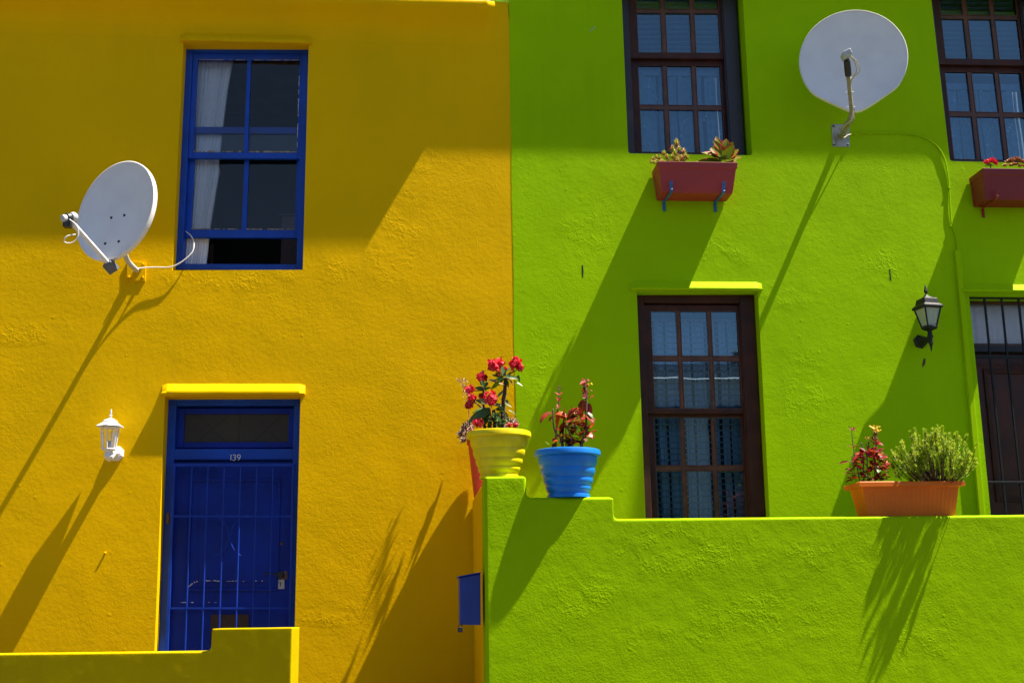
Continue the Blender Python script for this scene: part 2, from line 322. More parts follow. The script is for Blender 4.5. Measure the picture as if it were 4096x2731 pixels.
def tag(o, label=None, cat=None, group=None, kind=None):
    if label: o['label'] = label
    if cat: o['category'] = cat
    if group: o['group'] = group
    if kind: o['kind'] = kind
    return o
def thing(name, loc, label, cat, group=None):
    o = bpy.data.objects.new(name, None); COL.objects.link(o); o.location = loc; o.empty_display_size = 0.1
    return tag(o, label, cat, group)
def lerp(a, b, t): return a+(b-a)*t
class Quad:                       # bilinear frame over four points TL TR BR BL of a plane
    def __init__(s, px, Y): s.c = [P(x, y, Y) for x, y in px]; s.Y = Y
    def at(s, u, v, Y=None):
        a = lerp(s.c[0], s.c[1], u); b = lerp(s.c[3], s.c[2], u); p = lerp(a, b, v); p = p.copy()
        if Y is not None: p.y = Y
        return p
    def bar(s, mb, u0, u1, v0, v1, y0, y1):
        q = lambda y: [s.at(u0, v1, y), s.at(u1, v1, y), s.at(u1, v0, y), s.at(u0, v0, y)]
        mb.hexa(q(y0), q(y1)); return mb
    def ring(s, mb, u0, u1, v0, v1, wu0, wu1, wv0, wv1, y0, y1):
        s.bar(mb, u0, u0+wu0, v0, v1, y0, y1); s.bar(mb, u1-wu1, u1, v0, v1, y0, y1)
        s.bar(mb, u0+wu0, u1-wu1, v0, v0+wv0, y0+0.0005, y1-0.0005); s.bar(mb, u0+wu0, u1-wu1, v1-wv1, v1, y0+0.0005, y1-0.0005)
    def sheet(s, mb, u0, u1, v0, v1, Y):
        mb.add([s.at(u0, v1, Y), s.at(u1, v1, Y), s.at(u1, v0, Y), s.at(u0, v0, Y)], [(0,1,2,3)])

def facade(mb, outer, holes, Y, depth):
    """flat wall face with openings and their reveals"""
    polys = [outer]+holes
    flat = [Vector((p[0], p[1], 0)) for pl in polys for p in pl]
    tris = tessellate_polygon([[Vector((x, z, 0)) for x, z in pl] for pl in polys])
    mb.add([(p.x, Y, p.y) for p in flat], [tuple(t) for t in tris])
    for h in holes:
        n = len(h)
        mb.add([(x, Y, z) for x, z in h]+[(x, Y+depth, z) for x, z in h], [(i, (i+1) % n, n+(i+1) % n, n+i) for i in range(n)])
def hole(px, Y=0.0):
    return [(p.x, p.z) for p in (P(x, y, Y) for x, y in px)]

# ================================================================== SETTING
XB = P(2058, 1400).x                  # party line between the two houses
ZY = P(1500, 9, -0.19).z              # yellow parapet edge
ZG = P(2060, -150, -0.2).z            # underside of the green eave
FLOOR = 0.60
g = MB(); g.box(-60, 60, -80, 60, -0.6, 0.0); tag(g.build('ground', M['asphalt']), kind='structure')
g = MB(); g.box(-30, 30, -3.4, 12, 0.004, 0.14); tag(g.build('pavement', M['paving'], bevel=0.02), kind='structure')
g = MB(); g.box(-30, 30, -19.5, -13.2, 0.004, 0.14); tag(g.build('pavement', M['paving'], bevel=0.02), kind='structure')

# ---- yellow house
yh = thing('yellow_house', (0, 0, 0.14), 'mustard yellow plastered house with blue sash window and blue front door', 'house')
def edge(z): return XB+0.006*noise.noise(Vector((0.3, z*1.7, 0)))+0.003*noise.noise(Vector((4.3, z*9, 0)))
EZ = [0.14+i*0.045 for i in range(1, 200)]
WY = [(734,170),(1235,172),(1211,1079),(689,1081)]
DY = [(660,1586),(1202,1584),(1168,2935),(604,2935)]
mb = MB()
facade(mb, [(-9.5, 0.14), (XB, 0.14)]+[(edge(z), z) for z in EZ if z < ZY-0.02]+[(XB, ZY), (-9.5, ZY)], [hole(WY), hole(DY)], 0.0, 0.30)
# shell behind the front: sides, back, roof
mb.add([(-9.5,0,0.14),(-9.5,7,0.14),(-9.5,7,ZY),(-9.5,0,ZY)], [(0,1,2,3)])
mb.add([(-9.5,7,0.14),(XB,7,0.14),(XB,7,ZY),(-9.5,7,ZY)], [(0,1,2,3)])
mb.add([(XB-0.01,0,0.14),(XB-0.01,7,0.14),(XB-0.01,7,ZY),(XB-0.01,0,ZY)], [(0,1,2,3)])
mb.build('wall', M['yellow'], yh)
# coved cornice with mitred right end
prof = [(y*1.03, z) for y, z in [(0.0, -0.27), (-0.006, -0.23), (-0.014, -0.19), (-0.032, -0.145), (-0.068, -0.10), (-0.13, -0.055), (-0.19, -0.022), (-0.205, -0.004), (-0.205, 0.028), (-0.19, 0.04), (0.25, 0.06)]]
xm = P(1945, 10, -0.19).x
def cornice(mb, prof, xa, xb_, xmit, Z):
    rings = [[(xa, y, Z+z) for y, z in prof]]
    for i in range(9):                       # splayed right end dying into the party line
        t = i/8; sc = lerp(1.0, 0.03, t); x = lerp(xmit, xb_, t)
        rings.append([(x, y*sc if y < 0 else y, Z+z+0.094*(1-sc)) for y, z in prof])
    mb.loft(rings, True)
mb = MB(); cornice(mb, prof, -9.5, XB-0.004, xm, ZY)
mb.build('cornice', M['yellow'], yh, smooth=True, auto=50)
mb = MB(); mb.box(-9.5, XB-0.02, 0.26, 7.0, ZY-0.05, ZY+0.05); mb.build('roof', M['paving'], yh)
ant = thing('antenna_pole', (P(1941, 2, 0.6).x, 0.6, ZY+0.05), 'thin dark pole standing on the roof edge of the yellow house', 'pole')
mb = MB(); px_ = P(1941, 2, 0.6).x; mb.tube([(px_, 0.6, ZY+0.05), (px_, 0.6, ZY+1.3)], 0.012, 8); mb.build('pole', M['black_iron'], ant, smooth=True)
mb = MB(); mb.box(px_-0.06, px_+0.06, 0.54, 0.66, ZY+0.052, ZY+0.07); mb.build('base_plate', M['black_iron'], ant)

def lintel(parent, pxl, pxr, pyt, pyb, m, Yo=0.0, proj=0.05, name='lintel', ret=0.02):
    """hood above an opening: sloped top, square front; pyt/pyb = top and bottom of its front face"""
    a = P(pxl, pyb, Yo-proj); b = P(pxr, pyb, Yo-proj); zt = P((pxl+pxr)/2, pyt, Yo-proj).z
    zb = (a.z+b.z)/2; ht = proj*1.25
    pr = [(Yo+0.02, zb), (Yo-proj, zb), (Yo-proj-0.004, zb+0.012), (Yo-proj, zt-0.006), (Yo-proj*0.9, zt), (Yo-proj*0.45, zt+ht*0.5), (Yo, zt+ht), (Yo+0.02, zt+ht)]
    mb = MB(); rings = []
    N_ = 26
    for i in range(N_+1):
        t = i/N_; x = lerp(a.x, b.x, t); w = 0.0025*noise.noise(Vector((x*9, zb, 1.0)))
        e = 1.0 - (0.75 if i in (0, N_) else 0.0)
        xx = x + (0.0 if 0 < i < N_ else 0)
        rings.append([(xx, lerp(Yo, y, e if z > zb+0.02 else 1), z+w+(0 if e == 1 else (-0.012 if z > zt-0.01 else 0))) for y, z in pr])
    mb.loft(rings, True)
    return mb.build(name, m, parent, smooth=True, auto=35, bevel=0.003)
lintel(yh, 718, 1245, 149, 167, M['yellow_trim'], proj=0.042)
lintel(yh, 642, 1219, 1558, 1577, M['yellow_trim'], proj=0.046)

# interior of a storey, open at the front
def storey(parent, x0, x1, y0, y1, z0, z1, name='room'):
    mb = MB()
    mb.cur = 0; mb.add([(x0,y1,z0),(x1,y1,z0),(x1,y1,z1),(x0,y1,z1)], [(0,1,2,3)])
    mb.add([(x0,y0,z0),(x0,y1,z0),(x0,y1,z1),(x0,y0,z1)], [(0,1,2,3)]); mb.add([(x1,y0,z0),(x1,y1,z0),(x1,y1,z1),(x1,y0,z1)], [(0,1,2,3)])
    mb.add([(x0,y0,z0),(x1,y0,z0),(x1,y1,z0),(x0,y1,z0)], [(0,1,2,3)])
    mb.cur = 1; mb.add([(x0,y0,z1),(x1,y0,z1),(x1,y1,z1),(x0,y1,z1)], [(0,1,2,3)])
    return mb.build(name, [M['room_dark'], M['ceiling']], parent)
zw = P(960, 160).z
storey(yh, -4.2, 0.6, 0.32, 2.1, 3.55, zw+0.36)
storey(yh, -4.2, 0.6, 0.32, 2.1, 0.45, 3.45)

# sash window, frame, sashes, panes
q = Quad([(745,188),(1236,190),(1212,1070),(699,1067)], 0.13)
mb = MB(); q.ring(mb, -0.02, 1.01, -0.01, 1.012, 0.075, 0.062, 0.035, 0.026, 0.13, 0.27)
win = mb.build('window', M['blue'], yh, bevel=0.004)
mb = MB(); q.ring(mb, 0.055, 0.948, 0.025, 0.513, 0.04, 0.022, 0.03, 0.028, 0.15, 0.19)   # outer, upper sash
q.bar(mb, 0.496, 0.528, 0.055, 0.486, 0.152, 0.186)
us = mb.build('upper_sash', M['blue'], win, bevel=0.004)
mb = MB(); q.sheet(mb, 0.09, 0.93, 0.05, 0.49, 0.172); mb.build('pane', M['glass'], us)
mb = MB(); q.ring(mb, 0.055, 0.948, 0.358, 0.860, 0.045, 0.028, 0.030, 0.036, 0.20, 0.24)
q.bar(mb, 0.496, 0.535, 0.385, 0.826, 0.202, 0.236)
ls = mb.build('lower_sash', M['blue'], win, bevel=0.004)
mb = MB(); q.sheet(mb, 0.09, 0.93, 0.38, 0.83, 0.222); mb.build('pane', M['glass'], ls)
# worn putty along the glass edges
mb = MB(); rnd = random.Random(3)
def putty(u0, u1, v, Y, horizontal=True, w=0.004):
    t = 0.0
    while t < 1:
        dt = rnd.uniform(0.02, 0.07)
        if rnd.random() < 0.8:
            ww = w*rnd.uniform(0.5, 1.3)
            if horizontal: q.bar(mb, lerp(u0, u1, t), min(u1, lerp(u0, u1, t+dt)), v-ww, v+ww*0.4, Y, Y+0.006)
            else: q.bar(mb, v-ww*0.7, v+ww*0.5, lerp(u0, u1, t), min(u1, lerp(u0, u1, t+dt)), Y, Y+0.006)
        t += dt
putty(0.10, 0.49, 0.484, 0.147); putty(0.535, 0.92, 0.484, 0.147); putty(0.10, 0.49, 0.823, 0.196, w=0.003); putty(0.535, 0.92, 0.823, 0.196, w=0.003)
putty(0.09, 0.49, 0.057, 0.147, w=0.002); putty(0.53, 0.92, 0.057, 0.147, w=0.002)
mb.build('putty_line', M['putty'], win)
mb = MB(); putty(0.13, 0.48, 0.925, 0.147, False, 0.004); mb.build('flaked_paint', M['chip'], win)

def curtain(name, Q_, u0a, u1a, u0b, u1b, v0, v1, Y, m, label, folds=9, amp=0.02, taper=1.0, cat='curtain', group=None, pinch=None):
    mb = MB(); nu, nv = folds*8, 26; rows = []
    rr = random.Random(hash(label) % 1000 if False else len(label)*7+folds); ph = [rr.uniform(0, 6.28) for _ in range(6)]
    for j in range(nv+1):
        t = j/nv; ua = lerp(u0a, u0b, t); ub = lerp(u1a, u1b, t)
        if pinch: ub = ub + pinch(t)
        row = []
        for i in range(nu+1):
            s_ = i/nu; p = Q_.at(lerp(ua, ub, s_), lerp(v0, v1, t), Y)
            a = amp*(0.5+0.5*min(1, t*2+0.3))
            p.y += a*math.sin(s_*folds*2*math.pi+ph[0]+0.5*math.sin(t*2+ph[1]))+a*0.45*math.sin(s_*folds*4.6*math.pi+ph[2]+t)
            p.x += a*0.5*math.cos(s_*folds*2*math.pi+ph[3])
            row.append(p)
        rows.append(row)
    n = nu+1; fs = [(j*n+i, j*n+i+1, (j+1)*n+i+1, (j+1)*n+i) for j in range(nv) for i in range(nu)]
    mb.add([p for r in rows for p in r], fs)
    return tag(mb.build(name, m, smooth=True), label, cat, group)
curtain('curtain', q, 0.07, 0.37, 0.02, 0.20, 0.0, 1.1, 0.280, M['curtain'], 'white gathered curtain hanging at the left inside the blue sash window', folds=8, amp=0.022, pinch=lambda t: -0.03*math.sin(t*math.pi)*(1 if t < .5 else 0.4)+0.10*max(0, 0.6-abs(t-0.45)*2)*0.4)
# chair and cupboard seen in the gap under the sash
ch = thing('chair', P(810, 1120, 0.95), 'dark wooden chair back seen through the gap under the blue sash', 'chair')
mb = MB(); c0 = P(800, 1030, 0.95)
mb.box(c0.x-0.06, c0.x-0.03, 0.93, 0.96, 3.56, c0.z+0.10); mb.box(c0.x+0.09, c0.x+0.12, 0.93, 0.96, 3.56, c0.z+0.12); mb.build('post', M['furniture'], ch)
mb = MB(); mb.box(c0.x-0.029, c0.x+0.089, 0.935, 0.955, c0.z-0.02, c0.z+0.09); mb.build('backrest', M['furniture'], ch)
mb = MB(); mb.box(c0.x-0.08, c0.x+0.14, 0.97, 1.4, 3.98, 4.02); mb.build('seat', M['furniture'], ch)
cb = thing('cupboard', (P(1160, 1100, 1.2).x, 1.2, 3.56), 'dull brown cupboard standing at the right inside the upstairs room', 'cupboard')
c1 = P(1140, 865, 1.2)
mb = MB(); mb.box(c1.x-0.03, c1.x+0.55, 1.2, 1.6, 3.56, c1.z); mb.build('carcass', mat('dull_brown_veneer', (0.16, 0.10, 0.10), 0.6, var=0.2, vscale=6), cb, bevel=0.004)
mb = MB(); mb.box(c1.x-0.05, c1.x+0.57, 1.18, 1.62, c1.z+0.002, c1.z+0.02); mb.build('top', M['furniture'], cb)

# ---- blue door with fanlight and security gate
dq = Quad([(676,1580),(1202,1579),(1170,2935),(616,2935)], 0.14)
def vv(y): return (y-1580)/(2935-1580)
mb = MB(); dq.ring(mb, -0.02, 1.01, -0.01, 1.02, 0.078, 0.058, 0.042, 0.02, 0.14, 0.27)
dq.bar(mb, 0.058, 0.952, vv(1806), vv(1850), 0.141, 0.262)
df = mb.build('door_frame', M['blue'], yh, bevel=0.004)
mb = MB(); dq.ring(mb, 0.058, 0.952, vv(1630), vv(1798), 0.055, 0.045, 0.018, 0.018, 0.205, 0.24)
fl = mb.build('fanlight', M['blue_door'], df, bevel=0.004)
mb = MB(); dq.sheet(mb, 0.10, 0.92, vv(1650), vv(1785), 0.225)
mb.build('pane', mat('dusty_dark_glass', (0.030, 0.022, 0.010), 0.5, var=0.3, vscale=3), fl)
# leaded diagonals in the fanlight
mb = MB()
for (ua, va, ub, vb) in ((0.2,1655,0.45,1780),(0.2,1780,0.45,1655),(0.62,1655,0.86,1780),(0.62,1780,0.86,1655),(0.53,1655,0.53,1782)):
    mb.tube([dq.at(ua, vv(va), 0.222), dq.at(ub, vv(vb), 0.222)], 0.0022, 4)
mb.build('glazing_lead', mat('grey_lead', (0.07, 0.06, 0.045), 0.6, var=0.2), fl)
# number 139 as strokes
mb = MB(); n0 = P(941, 1829, 0.138); h_ = 0.023
def stroke(pts, r=0.0034):
    mb.tube([(n0.x+x, 0.1365, n0.z+z) for x, z in pts], r, 6, flat=0.5)
stroke([(-0.034, h_), (-0.034, -h_)], 0.0038)
arc = lambda cx, cz, r, a0, a1, n=14, sx=1: [(cx+r*sx*math.cos(R(lerp(a0, a1, i/n))), cz+r*math.sin(R(lerp(a0, a1, i/n)))) for i in range(n+1)]
stroke(arc(-0.010, 0.0115, 0.0115, 150, -90)); stroke(arc(-0.010, -0.0115, 0.0118, 90, -150))
stroke(arc(0.028, 0.010, 0.0125, 0, 360, 18)); stroke([(0.0405, 0.008), (0.037, -0.004), (0.031, -0.014), (0.022, -0.0235)])
mb.build('house_number', mat('white_number_paint', (0.75, 0.75, 0.78), 0.5, var=0.05), df, smooth=True)
# door leaf
mb = MB(); dq.bar(mb, 0.056, 0.953, vv(1853), 1.005, 0.205, 0.245)
dl = mb.build('door', M['blue_door'], yh, bevel=0.003)
mb = MB()
def pxbox(mb_, x0, x1, y0, y1, ya, yb):
    a, b, c, d = P(x0, y1, ya), P(x1, y1, ya), P(x1, y0, ya), P(x0, y0, ya)
    s_ = lambda p: (p.x, yb, p.z); mb_.hexa([a, b, c, d], [s_(a), s_(b), s_(c), s_(d)])
def pxring(mb_, Q4, w, ya, yb):     # moulding along a pixel quad
    for i in range(4):
        a = P(*Q4[i], ya); b = P(*Q4[(i+1) % 4], ya)
        d = (b-a).normalized(); n = Vector((d.z, 0, -d.x))*w
        a2, b2 = a-d*w, b+d*w
        mb_.hexa([a2-n, b2-n, b2+n, a2+n], [Vector((p.x, yb, p.z)) for p in (a2-n, b2-n, b2+n, a2+n)])
pxring(mb, [(765,1919),(1118,1919),(1106,2357),(748,2357)], 0.011, 0.190, 0.2048)
mb.build('panel_moulding', M['blue_door'], dl, bevel=0.004)
mb = MB(); pxbox(mb, 795, 1083, 1950, 2326, 0.197, 0.2047); pxbox(mb, 740, 1098, 2440, 2442, 0.194, 0.2047); mb.build('raised_panel', M['blue_door'], dl, bevel=0.006)
mb = MB(); pxbox(mb, 843, 995, 2456, 2580, 0.190, 0.2046); mb.build('letter_flap', M['brown_slot'], dl, bevel=0.003)
mb = MB(); rnd2 = random.Random(5)
for (xa, xb_, y, dens, th) in ((795, 872, 2322, .65, 3.5), (872, 985, 2323, .35, 2), (1020, 1050, 2322, .4, 3), (715, 862, 2408, .4, 2)):
    x = xa
    while x < xb_:
        w = rnd2.uniform(4, 12)
        if rnd2.random() < dens: pxbox(mb, x, x+w, y-rnd2.uniform(0.3, th), y+rnd2.uniform(0.3, 2), 0.1895, 0.1895+0.0008)
        x += w
for k in range(9):
    a = k/8; x = lerp(752, 790, a); y = 2345-21*math.sin(a*math.pi/2)
    if k < 4 or k % 2: pxbox(mb, x, x+5, y-2.5, y+2.5, 0.1895, 0.1903)
mb.build('paint_scratch', M['chip'], dl)
mb = MB(); k0 = P(1122, 2298, 0.165); mb.lathe((k0.x, 0.203, k0.z), [(0.014, 0), (0.013, 0.02), (0.026, 0.028), (0.030, 0.040), (0.026, 0.052), (0.012, 0.057)], 24, axis=(0, -1, 0))
k1 = P(1052, 2293, 0.165); mb.tube([(k0.x, 0.160, k0.z+0.006), (k1.x+0.03, 0.158, k1.z+0.002), (k1.x, 0.158, k1.z)], [0.008, 0.0065, 0.006], 8)
mb.build('handle', M['black_plastic'], dl, smooth=True, auto=50)
mb = MB(); pxbox(mb, 1104, 1138, 2316, 2354, 0.198, 0.2045); lp = mb.build('lock_plate', M['steel_plate'], dl, bevel=0.002)
mb = MB(); pxbox(mb, 1119, 1123, 2328, 2343, 0.1965, 0.1978); mb.build('keyhole', M['hole'], lp)
mb = MB(); k2 = P(1127, 2173, 0.2); mb.lathe((k2.x, 0.2045, k2.z), [(0.014, 0), (0.014, 0.008), (0.009, 0.012)], 20, axis=(0, -1, 0)); mb.build('lock_cylinder', M['furniture'], dl, smooth=True, auto=40)
mb = MB(); pxbox(mb, 1104, 1150, 2283, 2316, 0.2035, 0.2046); mb.build('worn_paint_patch', mat('worn_brown_paint', (0.22, 0.13, 0.09), 0.8, var=0.4, vscale=60), dl)
# gate
gq = Quad([(690,1852),(1177,1852),(1155,2935),(645,2935)], 0.078)
def gv(y): return (y-1852)/(2935-1852)
mb = MB(); gq.ring(mb, 0, 1, 0, 1.0, 0.026, 0.020, 0.0125, 0.012, 0.078, 0.103)
gate = mb.build('security_gate', M['blue_gate'], yh, bevel=0.002)
for i, u in enumerate((0.158, 0.29, 0.424, 0.558, 0.692, 0.825)):
    mb = MB(); a = gq.at(u, 0.012, 0.090); b = gq.at(u, 0.99, 0.090); mb.tube([a, b], 0.0066, 10)
    mb.build('bar', M['blue_gate'], gate, smooth=True, auto=50)
mb = MB()
for y in (2072, 2444):
    gq.bar(mb, 0.026, 0.98, gv(y)-0.0035, gv(y)+0.0035, 0.0835, 0.0965)
mb.build('cross_bar', M['blue_gate'], gate)
mb = MB(); cg = P(918, 2145, 0.090)
for s_ in (-1, 1):
    pts = []
    for k in range(17):
        a = R(lerp(-62, 62, k/16)); pts.append((cg.x+s_*(0.006+0.17*(1-math.cos(a))), 0.0905+0.002*s_, cg.z+0.17*math.sin(a)))
    mb.tube(pts, 0.004, 5)
mb.build('scroll', M['blue_gate'], gate, smooth=True)
mb = MB(); hg = P(672, 2072, 0.088); mb.tube([hg+Vector((0,0,-0.04)), hg+Vector((0,0,0.04))], 0.012, 10); mb.build('hinge', M['rust'], gate, smooth=True)
# small marks on the yellow wall
mb = MB(); a = P(420, 2212, 0); mb.tube([(a.x, 0.01, a.z), (a.x+0.004, -0.012, a.z+0.003)], [0.007, 0.009], 8); mb.build('nail', M['yellow_trim'], yh, smooth=True)
mb = MB(); a = P(1200, 1960, 0); 
for (x, y) in ((5, 2255), (505, 1420), (1452, 1335)):
    a = P(x, y, 0); mb.lathe((a.x, 0.003, a.z), [(0.008, 0), (0.006, 0.003), (0.003, 0.005)], 8, axis=(0, -1, 0)); mb.build('plaster_lump', M['yellow'], yh, smooth=True); mb = MB()

# ---- green house
GY = -0.002
gh = thing('green_house', (0, 0, 0.14), 'lime green plastered house with dark wooden sash windows and red window boxes', 'house')
WG1 = [(2481,-150),(2963,-150),(3009,622),(2513,614)]
WG2 = [(3710,-132),(4150,-128),(4254,655),(3800,645)]
WG3 = [(2547,1168),(3031,1166),(3083,2135),(2585,2135)]
DG = [(3876,1182),(4400,1187),(4600,2935),(4051,2935)]
def rhole(px, Y, r=0.025):     # hole with softened lower corners
    h = hole(px, Y); tl, tr, br, bl = h
    out = [tl, tr]
    for (c, pv, nx) in ((br, tr, bl), (bl, br, tl)):
        c = Vector(c); a = (Vector(pv)-c).normalized()*r; b = (Vector(nx)-c).normalized()*r
        for k in range(5):
            t = k/4; p = c+a*(1-t)**2+b*t**2; out.append((p.x, p.y))
    return out
mb = MB(); XG = XB; XR = 9.5; ZT = ZG+0.9
facade(mb, [(XR, 0.14), (XR, ZT), (XG, ZT)]+[(edge(z), z) for z in reversed(EZ) if z < ZT-0.02]+[(XG, 0.14)], [rhole(WG1, GY), rhole(WG2, GY), hole(WG3, GY), hole(DG, GY)], GY, 0.30)
mb.add([(XG,GY,0.14),(XG,7,0.14),(XG,7,ZT),(XG,GY,ZT)], [(0,1,2,3)])
mb.add([(XR,GY,0.14),(XR,7,0.14),(XR,7,ZT),(XR,GY,ZT)], [(0,1,2,3)])
mb.add([(XG,7,0.14),(XR,7,0.14),(XR,7,ZT),(XG,7,ZT)], [(0,1,2,3)])
mb.build('wall', M['green'], gh)
mb = MB(); mb.box(XG, XR, 0.3, 7, ZT-0.06, ZT+0.05); mb.build('roof', M['paving'], gh)
profg = [(0.0, -0.02), (-0.04, -0.015), (-0.09, -0.01), (-0.15, -0.005), (-0.20, 0.0), (-0.205, 0.05), (-0.205, 0.12), (-0.19, 0.13), (0.0, 0.15)]
mb = MB(); xs = [XG+0.02, XR]; profg = [(y*0.84, z) for y, z in profg]
mb.loft([[(x, GY+y, ZG+z) for y, z in profg] for x in xs], True); mb.build('cornice', M['green_trim'], gh, smooth=True, auto=50)
lintel(gh, 2524, 3054, 1146, 1158, M['green_trim'], GY, proj=0.046)
lintel(gh, 3852, 4440, 1158, 1166, M['green_trim'], GY, proj=0.046)
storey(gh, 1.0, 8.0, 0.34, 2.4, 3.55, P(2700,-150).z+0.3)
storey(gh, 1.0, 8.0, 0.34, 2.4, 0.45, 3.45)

def sash(parent, quad, Y, us_, vs, meet, sill_v, frame_u=(0.10, 0.12), head=0.03, name='window', mo='wood_frame'):
    """12-pane sash window: us_ = three (u0,u1) glass columns, vs = four (v0,v1) rows"""
    q = Quad(quad, Y); mb = MB()
    q.ring(mb, -0.06, 1.0, -0.01, 1.0+0.006, 0.06+frame_u[0]*0.55, frame_u[1], head, 0.010, Y, Y+0.14)
    q.bar(mb, 0.87, 0.885, head-0.005, sill_v, Y+0.012, Y+0.10)
    fr = mb.build(name, M[mo], parent, bevel=0.004)
    for k, rows, ya in (('upper_sash', vs[:2], Y+0.03), ('lower_sash', vs[2:], Y+0.075)):
        mb = MB(); top = (head-0.004 if k == 'upper_sash' else meet-0.022); bot = (meet if k == 'upper_sash' else sill_v)
        q.ring(mb, us_[0][0]-0.075, us_[2][1]+0.035, top, bot, 0.075, 0.035, rows[0][0]-top, bot-rows[1][1], ya, ya+0.038)
        sh = mb.build(k, M['wood'], fr, bevel=0.003)
        mb = MB()
        for a, b in ((us_[0][1], us_[1][0]), (us_[1][1], us_[2][0])): q.bar(mb, a+0.003, b-0.003, rows[0][0], rows[1][1], ya+0.006, ya+0.034)
        q.bar(mb, us_[0][0], us_[2][1], rows[0][1]+0.001, rows[1][0]-0.001, ya+0.008, ya+0.032)
        mb.build('glazing_bar', M['wood_light'], sh, bevel=0.003)
        mb = MB()
        for (v0, v1) in rows:
            for (u0, u1) in us_:
                e = 0.006; q.ring(mb, u0-0.002, u1+0.002, v0-0.001, v1+0.001, e, e, 0.003, 0.003, ya+0.004, ya+0.012)
        mb.build('pane_bead', M['wood_light'], sh)
        mb = MB(); q.sheet(mb, us_[0][0]-0.01, us_[2][1]+0.01, rows[0][0]-0.004, rows[1][1]+0.004, ya+0.02)
        mb.build('pane', M['glass_green'], sh)
    return q
usg = ((0.130, 0.342), (0.379, 0.598), (0.632, 0.850))
vsg = ((0.034, 0.245), (0.264, 0.475), (0.529, 0.735), (0.757, 0.976))
q1 = sash(gh, [(2481,-152),(2935,-152),(2981,620),(2513,613)], 0.14, usg, vsg, 0.505, 0.999)
q2 = sash(gh, [(3694,-132),(4117,-128),(4216,652),(3776,642)], 0.14, usg, vsg, 0.505, 0.999)
vsl = ((0.080, 0.275), (0.295, 0.497), (0.528, 0.729), (0.750, 0.950))
q3 = sash(gh, [(2547,1164),(3013,1166),(3066,2125),(2584,2127)], 0.10, ((0.118, 0.339), (0.370, 0.603), (0.633, 0.862)), vsl, 0.517, 0.999, head=0.06, mo='wood')

def blind(Q_, u0, u1, v0, v1, n, Y, label, tilt=0.35, group=None):
    mb = MB(); t = thing('venetian_blind', Q_.at((u0+u1)/2, v0, Y), label, 'blind', group)
    for i in range(n):
        v = lerp(v0, v1, i/(n-1)); a = Q_.at(u0, v, Y); b = Q_.at(u1, v, Y); w = 0.011
        o = Vector((0, w, -w*tilt))
        mb.add([a-o, b-o, b+o, a+o], [(0,1,2,3)])
        mb.add([a-o+Vector((0,-.0005,0)), b-o+Vector((0,-.0005,0)), b-o+Vector((0,-.0005,-0.003)), a-o+Vector((0,-.0005,-0.003))], [(0,1,2,3)])
    mb.build('slat', M['blind'], t, )
    mb = MB()
    for u in (0.2, 0.5, 0.8):
        a = Q_.at(lerp(u0, u1, u), v0, Y-0.012); b = Q_.at(lerp(u0, u1, u), v1, Y-0.012); mb.tube([a, b], 0.0012, 4)
    mb.build('cord', M['blind'], t)
blind(q1, 0.08, 0.90, 0.02, 0.50, 19, 0.27, 'white slatted blind behind the upper panes above the two-plant window box')
blind(q2, 0.08, 0.90, 0.02, 0.53, 20, 0.27, 'white slatted blind behind the upper panes above the right red window box')
blind(q3, 0.08, 0.90, 0.03, 1.00, 40, 0.27, 'full height white slatted blind in the tall ground floor window')
def sheers(Q_, spans, v0, v1, Y, label, emb=True):
    t = thing('lace_curtain', Q_.at(0.5, v0, Y), label, 'curtain')
    for k, (a, b) in enumerate(spans):
        mb = MB(); nu, nv = 26, 6; pts = []
        for j in range(nv+1):
            for i in range(nu+1):
                s_ = i/nu; p = Q_.at(lerp(a, b, s_)+0.004*math.sin(j*1.3+k), lerp(v0, v1, j/nv), Y); p.y += 0.014*math.sin(s_*9+k*2.1)+0.006*math.sin(s_*23+k); pts.append(p)
        n = nu+1; mb.add(pts, [(j*n+i, j*n+i+1, (j+1)*n+i+1, (j+1)*n+i) for j in range(nv) for i in range(nu)])
        mb.build('curtain_panel', M['lace'] if emb else M['curtain'], t, smooth=True)
    mb = MB(); Q_.bar(mb, spans[0][0], spans[-1][1], v0-0.03, v0, Y-0.03, Y-0.01); mb.build('pelmet', M['lace'], t)
    if not emb: return
    mb = MB(); rr = random.Random(len(label))
    for k in range(16):       # embroidered tendrils
        u = rr.uniform(0.13, 0.86); v = rr.uniform(v0+0.05, v1-0.08); r0 = rr.uniform(0.06, 0.16); s_ = rr.choice((-1, 1)); p0 = Q_.at(u, v, Y-0.024)
        pts = [p0+Vector((s_*r0*0.6*(1-math.cos(a)), 0, r0*1.2*math.sin(a))) for a in [1.5*i/9 for i in range(10)]]
        mb.tube(pts, 0.0022, 4)
        mb.lathe(pts[0], [(0.0, -0.001), (0.011, 0), (0.0, 0.001)], 8, axis=(0, 1, 0), cap=False)
    mb.build('embroidery', M['curtain'], t)
sheers(q1, ((0.06, 0.30), (0.33, 0.47), (0.49, 0.70), (0.73, 0.84)), 0.56, 1.05, 0.33, 'sheer lace curtain behind the lower panes above the two-plant window box')
sheers(q2, ((0.06, 0.27), (0.29, 0.46), (0.48, 0.66), (0.68, 0.85)), 0.60, 1.05, 0.33, 'sheer lace curtain behind the lower panes above the right red window box')
sheers(q3, ((0.06, 0.17), (0.19, 0.26), (0.28, 0.40), (0.43, 0.50), (0.52, 0.62), (0.64, 0.72), (0.75, 0.81), (0.83, 0.93)), 0.10, 1.05, 0.36, 'grey gathered curtain behind the blind of the tall ground floor window', False)

